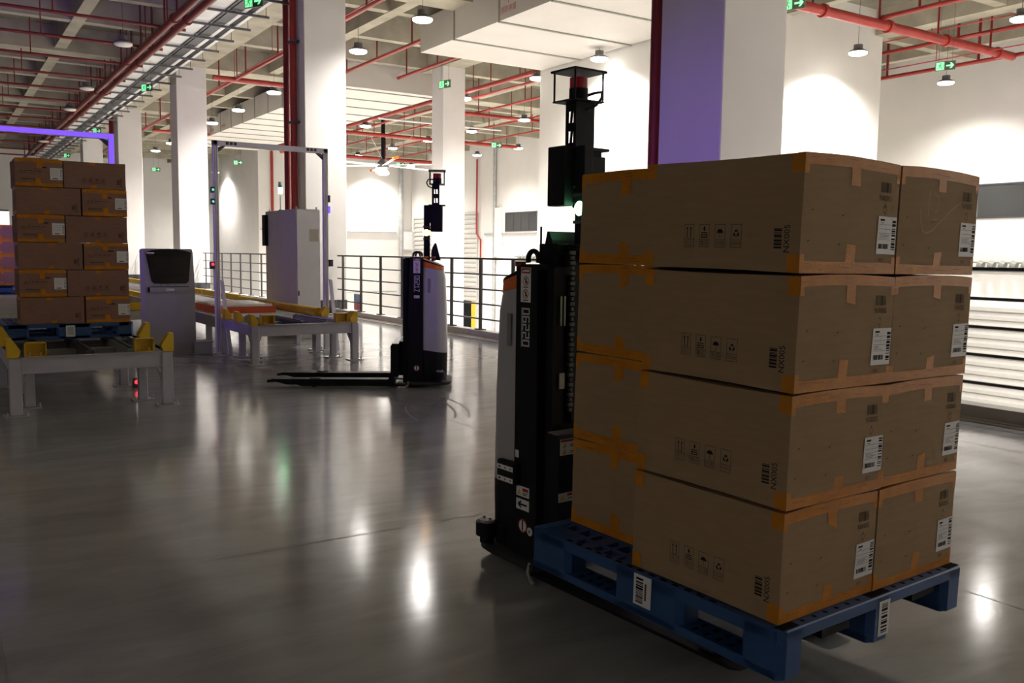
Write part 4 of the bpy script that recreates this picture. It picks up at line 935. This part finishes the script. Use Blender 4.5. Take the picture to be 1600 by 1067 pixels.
# --- front stack, tilted a little on the raised forks
P0 = Vector((2.087, 1.731, 0.352)); YAW, TA, TB = 0.069, 0.014, 0.009
STACK = Matrix.Translation(P0) @ Matrix.Rotation(YAW, 4, 'Z') @ Matrix.Rotation(TA, 4, 'X') @ Matrix.Rotation(TB, 4, 'Y')
BL, BW, BH = 0.618, 0.50, 0.351
LAY = ['bottom', 'second from bottom', 'third from bottom', 'top']
for k in range(4):
    rr = random.Random(40 + k)
    for what, x, y, rot in (('near', 0.0, 0.0, 0), ('right', BW + 0.007, 0.0, 0), ('back', 0.148, BL + 0.009, 1)):
        o = carton(BL, BW, BH, 100 + k * 7 + len(what), 'near', M_card, 'A' if not rot else '', 'L' if not rot else '', scuff=(what == 'right' and k == 3))
        jx, jy = rr.uniform(-.004, .004), rr.uniform(-.003, .003)
        M = Matrix.Translation((x + jx, y + jy, k * BH + 0.001))
        if rot: M = Matrix.Translation((x + jx + BL, y + jy, k * BH + 0.001)) @ Matrix.Rotation(R(90), 4, 'Z')
        o.matrix_world = STACK @ M
        lb = {'near': 'carton with four icons at near corner of front stack, %s layer' % LAY[k],
              'right': 'carton in right column of front stack, %s layer' % LAY[k],
              'back': 'taped carton end at back left of front stack, %s layer' % LAY[k]}[what]
        if what == 'right' and k == 3: lb = 'carton with pale scuff lines, right column top of front stack'
        tag(o, lb, 'box', 'cartons stacked on the front pallet')
pf = pallet('blue plastic pallet raised on forks under the front carton stack', 1.06, 1.20, 0.157, -0.03, -0.04)
pf.matrix_world = STACK
f = Flat(lambda u, v: (-0.0315 + 0.0, 0.535 - u, -0.062 + v)); f.rect(-.042, -.055, .042, .055, 0); f.fn = lambda u, v: (-0.0322, 0.535 - u, -0.062 + v)
f.barcode(-.03, -.045, .004, .045, 77, 1, True); f.rect(.012, -.03, .02, .03, 2); f.build('barcode_label', [M_paper, M_ink, M_inkg], pf)
f = Flat(lambda u, v: (0.515 + u, -0.0415, -0.078 + v)); f.rect(-.032, -.06, .032, .06, 0); f.fn = lambda u, v: (0.515 + u, -0.0422, -0.078 + v)
f.barcode(-.018, -.05, .018, .05, 78, 1, True); f.build('barcode_label', [M_paper, M_ink, M_inkg], pf)

# --- tall stack on the left conveyor: alternating layers
SL, SW, SH = 0.575, 0.42, 0.272
SX, SY, SZ = 0.735, 10.05, 0.70
for k in range(6):
    even = (k % 2 == 1)          # layers with the labelled end at the left
    for what in ('end', 'long'):
        o = carton(SL, SW, SH, 300 + k * 5 + len(what), 'brown', M_card2, 'A', 'L' if even or what == 'end' else 'B', gap=0.005)
        if what == 'end':
            x = SX if even else SX + SL + 0.015
            M = Matrix.Translation((x, SY, SZ + k * SH))
        else:
            x = SX + SW + 0.01 if even else SX
            # printed long side turned to the viewer
            M = Matrix.Translation((x, SY + SW if False else SY, SZ + k * SH)) @ Matrix.Translation((0, 0, 0)) @ Matrix(((0, 1, 0, 0), (1, 0, 0, 0), (0, 0, 1, 0), (0, 0, 0, 1)))
            M = Matrix.Translation((x + SL, SY, SZ + k * SH)) @ Matrix.Rotation(R(90), 4, 'Z')
        o.matrix_world = M
        side = ('left' if even else 'right') if what == 'end' else ('right' if even else 'left')
        lb = ('carton end with white label' if what == 'end' else 'carton long side') + ', %s half of %s row of left stack' % (side, ('bottom', 'second', 'third', 'fourth', 'fifth', 'top')[k])
        tag(o, lb, 'box', 'brown cartons stacked on the left conveyor')
pl = pallet('blue plastic pallet under the left carton stack on the conveyor', 1.0, 1.2, 0.155)
pl.matrix_world = Matrix.Translation((0.575 + 1.2, SY - 0.01, SZ - 0.001)) @ Matrix.Rotation(R(90), 4, 'Z')
f = Flat(lambda u, v: (-0.0012, 0.60 - u, -0.078 + v)); f.rect(-.042, -.058, .042, .058, 0); f.fn = lambda u, v: (-0.002, 0.60 - u, -0.078 + v); f.barcode(-.028, -.035, .028, .04, 79, 1, True); f.build('barcode_label', [M_paper, mat('label_grey_print', (0.3, 0.3, 0.3))], pl)

# --- violet lit stack farther back at the left edge
for k in range(4):
    o = carton(0.62, 0.62, 0.30, 500 + k, 'brown', M_card2, '', '', gap=0.005)
    o.matrix_world = Matrix.Translation((0.90, 20.6, 0.715 + 0.30 * k))
    tag(o, 'carton of the distant violet lit stack at the left picture edge, %s layer' % ('bottom', 'second', 'third', 'top')[k], 'box', 'cartons of the distant left stack')
pb = pallet('blue plastic pallet under the distant violet lit cartons', 1.0, 1.2, 0.155); pb.matrix_world = Matrix.Translation((0.6 + 1.2, 20.55, 0.70)) @ Matrix.Rotation(R(90), 4, 'Z')

# ------------------------------------------------------------------ autonomous pallet trucks
def rounded_half(s0, s1, hw, r, n=6):
    """outline in (s, y): square front at s1, rounded rear corners at s0"""
    pts = [(s1, -hw), (s1, hw)]
    for i in range(n + 1):
        a = math.pi / 2 + (math.pi / 2) * i / n
        pts.append((s0 + r + r * math.cos(a), hw - r + r * math.sin(a)))
    for i in range(n + 1):
        a = math.pi + (math.pi / 2) * i / n
        pts.append((s0 + r + r * math.cos(a), -hw + r + r * math.sin(a)))
    return pts
def loft(m, rings, mi=0):
    n = len(rings[0]); vs = [p for r in rings for p in r]
    fs = [(k * n + i, k * n + (i + 1) % n, (k + 1) * n + (i + 1) % n, (k + 1) * n + i) for k in range(len(rings) - 1) for i in range(n)]
    fs += [tuple(range(n - 1, -1, -1)), tuple(range((len(rings) - 1) * n, len(rings) * n))]
    m.add(vs, fs, mi)
def truck(label, loc, rotz, lift, number, beacon, side_module):
    t = thing('pallet_truck', label, 'forklift', loc, rotz)
    HW = 0.30
    # bumper skirt
    m = MB(); base = rounded_half(-0.055, 0.44, 0.335, 0.14)
    loft(m, [[(s, y, .028) for s, y in rounded_half(-0.03, 0.44, 0.32, 0.14)], [(s, y, .042) for s, y in base], [(s, y, .062) for s, y in base], [(s, y, .074) for s, y in rounded_half(-0.02, 0.44, 0.31, 0.14)]])
    m.build('bumper', M_rubber, t, smooth=True)
    # covers; top of each tilts down to the rear
    def ring(s0, hw, r, z_r, z_f, s1=0.252): return [(s, y, z_r + (z_f - z_r) * max(0, min(1, (s - s0) / (s1 - s0)))) for s, y in rounded_half(s0, s1, hw, r)]
    m = MB(); loft(m, [ring(0.0, .285, .13, .075, .075), ring(-.004, .29, .13, .372, .41)]); m.build('lower_cover', M_black, t, smooth=True)
    m = MB(); loft(m, [ring(-.004, .29, .13, .374, .412), ring(0.002, .288, .13, .8, .8), ring(0.018, .283, .125, 1.18, 1.20), ring(.035, .276, .12, 1.262, 1.302)]); m.build('rear_cover', M_cover, t, smooth=True)
    m = MB(); loft(m, [ring(.034, .279, .12, 1.263, 1.303), ring(.040, .277, .12, 1.306, 1.366)]); m.build('orange_band', M_orange, t, smooth=True)
    m = MB(); loft(m, [ring(.038, .279, .12, 1.306, 1.366), ring(.040, .279, .12, 1.315, 1.385)]); m.build('black_trim', M_black, t, smooth=True)
    m = MB(); loft(m, [ring(.045, .272, .12, 1.316, 1.386), ring(.065, .255, .12, 1.330, 1.400)]); m.build('cap', M_cap, t, smooth=True)
    for sy in (-1, 1):
        MB().rbox((.175, sy * .292 - .004, 1.03), (.205, sy * .292 + .004, 1.18), 0.003).build('grip_recess', mat('grip_groove', (0.26, 0.25, 0.27), 0.45), t)
        # side column with number, sticker and lifting ring
        m = MB(); a, b = (sy * .30, sy * .20)
        m.prism([(.252, .05), (.42, .05), (.415, .55), (.402, 1.38), (.39, 1.408), (.29, 1.408), (.252, 1.388)], min(a, b), max(a, b), 'y')
        c = m.build('side_column', M_black, t)
        e = sy * .3008
        if sy < 0: F = lambda ee: (lambda u, v: (-u, -.30 - ee, v))    # seen from the right side: +s runs left to right reversed
        else: F = lambda ee: (lambda u, v: (-u, .30 + ee, v))
        # u runs to the viewer's right: on the right side (y<0) that is +s, on the left side it is -s
        sg = 1 if sy < 0 else -1
        F = lambda ee, sg=sg, sy=sy: (lambda u, v: (.322 + sg * u, sy * (.30 + ee), v))
        f = Flat(F(.0008)); f.rect(-.036, 1.238, .036, 1.393, 0); f.fn = F(.0013); f.rect(-.033, 1.367, .033, 1.390, 1); f.fn = F(.0018); f.rect(-.012, 1.374, .026, 1.383, 0)
        f.poly([(-.026, 1.372), (-.014, 1.372), (-.020, 1.385)], 0)
        f.fn = F(.0013)
        for zc in (1.333, 1.275):
            f.disc(0, zc, .021, 1, 18, r0=.0175); f.line((-.013, zc + .013), (.013, zc - .013), .004, 1); f.line((0, zc - .012), (.002, zc + .012), .007, 2); f.line((.004, zc), (.011, zc - .008), .004, 2); f.rect(-.018, zc - .030, .018, zc - .026, 2)
        f.build('warning_sticker', [M_white, M_inkr, M_ink], c)
        f = Flat(F(.0008)); digits(f, number, .004, 1.126, .046, -math.pi / 2, 0, .32); f.rect(-.029, 1.035, -.026, 1.215, 0)
        f.build('fleet_number', [mat('number_grey', (0.62, 0.62, 0.62), 0.5)], c)
        SM = [M_paper, M_inky, M_inkr, M_ink]
        f = Flat(F(.0008))
        if sg < 0: f.rect(-.030, .970, .030, 1.0, 0); f.fn = F(.0013); f.rect(-.027, .976, -.005, .994, 1)
        else: f.rect(-.062, .525, -.036, .560, 0)
        f.build('plain_sticker', SM, c); f = Flat(F(.0008))
        # stickers low on the column
        f.fn = F(.0008); f.disc(.0, .215, .032, 0, 20); f.fn = F(.0013); f.disc(0, .215, .032, 2, 20, r0=.026); f.line((0, .192), (0, .232), .010, 3); f.disc(0, .236, .006, 3, 8)
        f.build('no_entry_sticker', SM, c)
        if sg > 0:
            f = Flat(F(.0008)); f.rect(-.05, .350, .045, .398, 0); f.fn = F(.0013); f.poly([(-.042, .356), (-.012, .356), (-.027, .385)], 1); f.rect(-.004, .376, .038, .390, 2); f.rect(-.002, .366, .034, .370, 3); f.rect(-.002, .358, .028, .362, 3); f.build('hazard_sticker', SM, c)
            f = Flat(F(.0008)); f.rect(-.05, .288, .045, .338, 0); f.fn = F(.0013)
            f.line((-.03, .313), (.03, .313), .009, 3); f.line((-.034, .313), (-.012, .328), .009, 3); f.line((-.034, .313), (-.012, .298), .009, 3); f.build('arrow_sticker', SM, c)
            f = Flat(F(.0008)); f.disc(.052, .20, .020, 0, 16); f.fn = F(.0013); f.line((.044, .195), (.060, .205), .004, 3); f.line((.05, .21), (.05, .19), .004, 3); f.build('round_sticker', SM, c)
        m = MB(); n = 14
        for i in range(n):
            a0 = -0.35 + (math.pi + 0.7) * i / n; a1 = -0.35 + (math.pi + 0.7) * (i + 1) / n
            m.cyl((.325 + .038 * math.cos(a0), sy * .262, 1.428 + .038 * math.sin(a0)), (.325 + .038 * math.cos(a1), sy * .262, 1.428 + .038 * math.sin(a1)), 0.012, 8)
        m.build('lifting_ring', M_black, c, smooth=True)
        # corner scanner
        o = MB().cyl((.07, sy * .32, .078), (.07, sy * .32, .115), .035, 14).cyl((.07, sy * .32, .115), (.07, sy * .32, .178), .055, 16).build('corner_scanner', M_black, t, smooth=True)
        MB().rbox((.06, min(sy * .26, sy * .30), .10), (.18, max(sy * .26, sy * .30), .172), .01).build('scanner_bracket', M_black, o)
        MB().cyl((.07, sy * .32, .178), (.07, sy * .32, .190), .040, 14).cyl((.045, sy * .32, .19), (.045, sy * .32, .20), .006, 6).cyl((.095, sy * .32, .19), (.095, sy * .32, .20), .006, 6).build('scanner_cap', mat('scanner_label', (0.35, 0.3, 0.29), 0.4), o)
        # red stop button
        o = MB().cyl((.15, sy * .20, 1.37), (.15, sy * .20, 1.395), .020, 12).build('stop_button_base', M_black, t); MB().cyl((.15, sy * .20, 1.395), (.15, sy * .20, 1.418), .026, 14).build('stop_button', M_redd, o)
        # mast rails
        m = MB(); y0, y1 = sorted((sy * .195, sy * .26)); m.box((.422, y0, .05), (.47, y1, 1.395)); m.build('mast_rail', M_black, t)
        m = MB(); y0, y1 = sorted((sy * .11, sy * .198)); m.rbox((.275, y0, .42 + lift * .5), (.40, y1, 1.398 + lift * .5), .012); y0, y1 = sorted((sy * .095, sy * .14)); m.box((.40, y0, .10 + lift * .5), (.46, y1, 1.36 + lift * .5)); m.build('inner_mast_rail', M_black, t)
        m = MB(); zz = .55 + lift
        k = 0
        while zz < 1.36 + lift * .5:
            m.box((.472, sy * .165 - (.013 if k % 2 else .007), zz), (.486, sy * .165 + (.013 if k % 2 else .007), zz + .016)); zz += .0225; k += 1
        m.build('lift_chain', M_steel if False else mat('oiled_chain', (0.16, 0.155, 0.15), 0.35, 0.6), t)
        # forks, support legs
        yc = sy * .265
        m = MB(); fz = .036 + lift
        m.prism([(.56, fz), (1.70, fz), (1.80, fz + .026), (1.868, fz + .030), (1.872, fz + .022), (1.91, fz + .022), (1.91, fz + .050), (1.872, fz + .052), (1.86, fz + .060), (.56, fz + .060)], yc - .075, yc + .075, 'y')
        fo = m.build('fork', M_black, t)
        MB().rbox((1.35, yc - .045, fz + .060), (1.47, yc + .045, fz + .067), .003).build('fork_plate', M_blackg, fo)
        m = MB(); m.cyl((1.84, yc - .05, fz + .030), (1.90, yc - .05, fz + .030), .014, 8).cyl((1.84, yc + .05, fz + .030), (1.90, yc + .05, fz + .030), .014, 8); m.build('fork_tip_bolt', M_steel, fo)
        m = MB().prism([(.40, .020), (1.55, .020), (1.60, .034), (.40, .034)], yc - .07, yc + .07, 'y'); lg = m.build('support_leg', M_black, t)
        MB().cyl((1.42, yc - .04, .034), (1.42, yc + .04, .034), .033, 14).build('load_wheel', M_rubber, lg, smooth=True)
    MB().box((.256, -.20, .06), (.264, .20, 1.38)).build('bulkhead', M_black, t)
    m = MB().rbox((.395, -.20, 1.36), (.455, .20, 1.402), .006).box((.395, -.20, .05), (.44, .20, .16)); m.build('mast_crossbar', M_black, t)
    m = MB().cyl((.44, -.11, 1.34 + lift * .5), (.44, .11, 1.34 + lift * .5), .035, 16).rbox((.30, -.12, 1.36 + lift * .5), (.455, .12, 1.395 + lift * .5), .01); m.build('inner_mast_head', M_black, t)
    MB().cyl((.415, 0, .10), (.415, 0, 1.30), .034, 12).build('lift_cylinder', M_blackg, t, smooth=True)
    MB().box((.472, -.225, 1.14), (.478, -.218, 1.27)).box((.472, -.205, 1.14), (.478, -.198, 1.27)).box((.472, -.225, .86), (.478, -.197, .93)).build('bright_anchor', mat('zinc_plate', (0.62, 0.60, 0.5), 0.35, 0.5), t)
    # carriage with its front plate
    z0 = .125 + lift; z1 = .475 + lift
    m = MB().prism([(.515, z0), (.60, z0), (.60, z1 - .02), (.585, z1), (.515, z1)], -.325, .325, 'y'); m.box((.44, -.22, z0), (.515, .22, z1 + .02)).prism([(.56, .036 + lift), (.64, .036 + lift), (.60, z0 + .05), (.56, z0 + .05)], -.335, .335, 'y')
    c = m.build('carriage', M_black, t)
    MB().box((.516, -.32, z1), (.588, .32, z1 + .006)).build('carriage_edge', mat('worn_edge', (0.22, 0.21, 0.2), 0.35, 0.4), c)
    FC = lambda e: (lambda u, v: (.60 + e, u - .045, v))
    f = Flat(FC(.0008)); f.rect(-.275, z1 - .085, -.155, z1 - .015, 0); f.fn = FC(.0014); f.rect(-.272, z1 - .027, -.158, z1 - .017, 2)
    for v in (z1 - .052, z1 - .080): f.poly([(-.262, v), (-.238, v), (-.250, v + .020)], 1); f.rect(-.220, v + .010, -.175, v + .013, 3); f.rect(-.220, v + .003, -.180, v + .006, 3)
    f.build('hazard_label', [M_paper, M_inky, M_inkr, M_ink], c)
    f = Flat(FC(.0008)); f.rect(-.28, z0 + .06, -.16, z0 + .10, 0); f.fn = FC(.0014)
    f.poly([(-.272, z0 + .066), (-.242, z0 + .066), (-.257, z0 + .093)], 1); f.rect(-.23, z0 + .085, -.168, z0 + .096, 2); f.rect(-.225, z0 + .072, -.18, z0 + .076, 3)
    f.build('hazard_label', [M_paper, M_inky, M_inkr, M_ink], c)
    # sensor tower
    ty = .12
    o = MB().rbox((.19, ty - .03, 1.36), (.255, ty + .03, 1.968), .005).build('tower_post', M_black, t)
    MB().sphere((.225, ty, 1.672), .046, 16).build('beacon', M_green if beacon == 'green' else M_amber, o, smooth=True)
    MB().box((.185, ty - .035, 1.60), (.262, ty + .035, 1.615)).box((.185, ty - .035, 1.73), (.262, ty + .035, 1.745)).build('post_clamp', M_dark, o)
    m = MB().rbox((.052, .19, 1.685), (.178, .30, 1.93), .006).box((.02, .16, 1.955), (.20, .30, 1.968)).rbox((.06, .20, 1.90), (.17, .28, 1.958), .004); m.build('control_box', M_black, t)
    m = MB().rbox((.052, .03, 1.685), (.178, .095, 1.968), .006); m.build('control_box', M_black, t)
    m = MB().box((.08, .09, 1.78), (.20, .20, 1.90)).box((.08, .09, 1.70), (.19, .12, 1.72)).prism([(.09, 1.90), (.15, 1.955), (.19, 1.955), (.19, 1.90)], .09, .20, 'y'); m.build('tower_bracket', M_black, t)
    # slotted neck
    m = MB()
    for y in (.115, .225):
        m.box((.088, y - .004, 1.955), (.104, y + .004, 2.185)).box((.146, y - .004, 1.955), (.162, y + .004, 2.185)).box((.104, y - .004, 1.955), (.146, y + .004, 1.99)).box((.104, y - .004, 2.045), (.146, y + .004, 2.085)).box((.104, y - .004, 2.14), (.146, y + .004, 2.185))
        for zb in (1.99, 2.085): m.prism([(.120, zb), (.130, zb), (.137, zb + .055), (.127, zb + .055)], y - .004, y + .004, 'y')
    m.box((.158, .111, 1.955), (.166, .229, 2.185))
    m.build('neck', M_black, t)
    o = MB().box((.03, .075, 2.185), (.195, .265, 2.192)).build('lower_plate', M_black, t)
    MB().lathe((.112, .17, 2.192), [(.046, 0), (.046, .062)], 20).build('lidar_base', M_black, o, smooth=True)
    MB().lathe((.112, .17, 2.254), [(.044, 0), (.044, .050)], 20).build('lidar_window', M_lidar, o, smooth=True)
    for s in (.036, .189):
        for y in (.081, .259): MB().cyl((s, y, 2.192), (s, y, 2.328), .005, 8).build('standoff', M_black, o)
    m = MB(); m.tube([(.124, .20, 2.22), (.154, .235, 2.235), (.204, .24, 2.235), (.224, .22, 2.20), (.205, .20, 2.165), (.165, .18, 2.15)], .007, 8); m.build('lidar_cable', M_rubber, o)
    MB().rbox((.02, .065, 2.326), (.205, .275, 2.336), .004).build('roof_plate', M_black, t)
    # tilted touch panel, antenna
    MB().prism([(.172, 1.385), (.172, 1.47), (.160, 1.52), (.135, 1.562), (.122, 1.562), (.072, 1.375)], -.02, .17, 'y').build('touch_panel', M_black, t)
    MB().cyl((.20, -.12, 1.39), (.20, -.12, 1.58), .005, 6).build('antenna', M_black, t)
    MB().rbox((.20, .18, 1.395), (.245, .24, 1.42), .006).build('corner_lamp', M_orange, t)
    if side_module:
        o = MB().rbox((.16, -.335, .40), (.30, -.30, .502), .008).build('side_module', M_black, t)
        for v in (.472, .418):
            f = Flat(lambda u, v: (.23 + u, -.3358, v)); f.rect(-.062, v - .011, .058, v + .011, 0); f.fn = lambda u, v: (.23 + u, -.3363, v)
            f.rect(-.05, v - .004, -.035, v + .004, 2); f.rect(.035, v - .003, .046, v + .003, 2); f.rect(-.006, v - .004, .004, v + .004, 1)
            f.build('module_label', [M_paper, M_inkr, M_ink], o)
    m = MB().tube([(.41, -.325 if side_module else .325, .07), (.415, -.34 if side_module else .34, .03), (.46, -.36 if side_module else .36, .012), (.50, -.37 if side_module else .37, .008)], .008, 8); m.build('ground_strap', mat('strap_grey', (0.35, 0.34, 0.32), 0.5), t)
    return t
f1 = math.atan2(-math.cos(YAW), math.sin(YAW))
truck('black pallet truck with a green beacon lifting the front carton stack', (2.505, 3.664, 0), f1, 0.205, '06220', 'green', True)
truck('pallet truck with lowered empty forks and an amber beacon, farther back', (4.80, 8.72, 0), R(150.33), 0.0, '06217', 'amber', False)
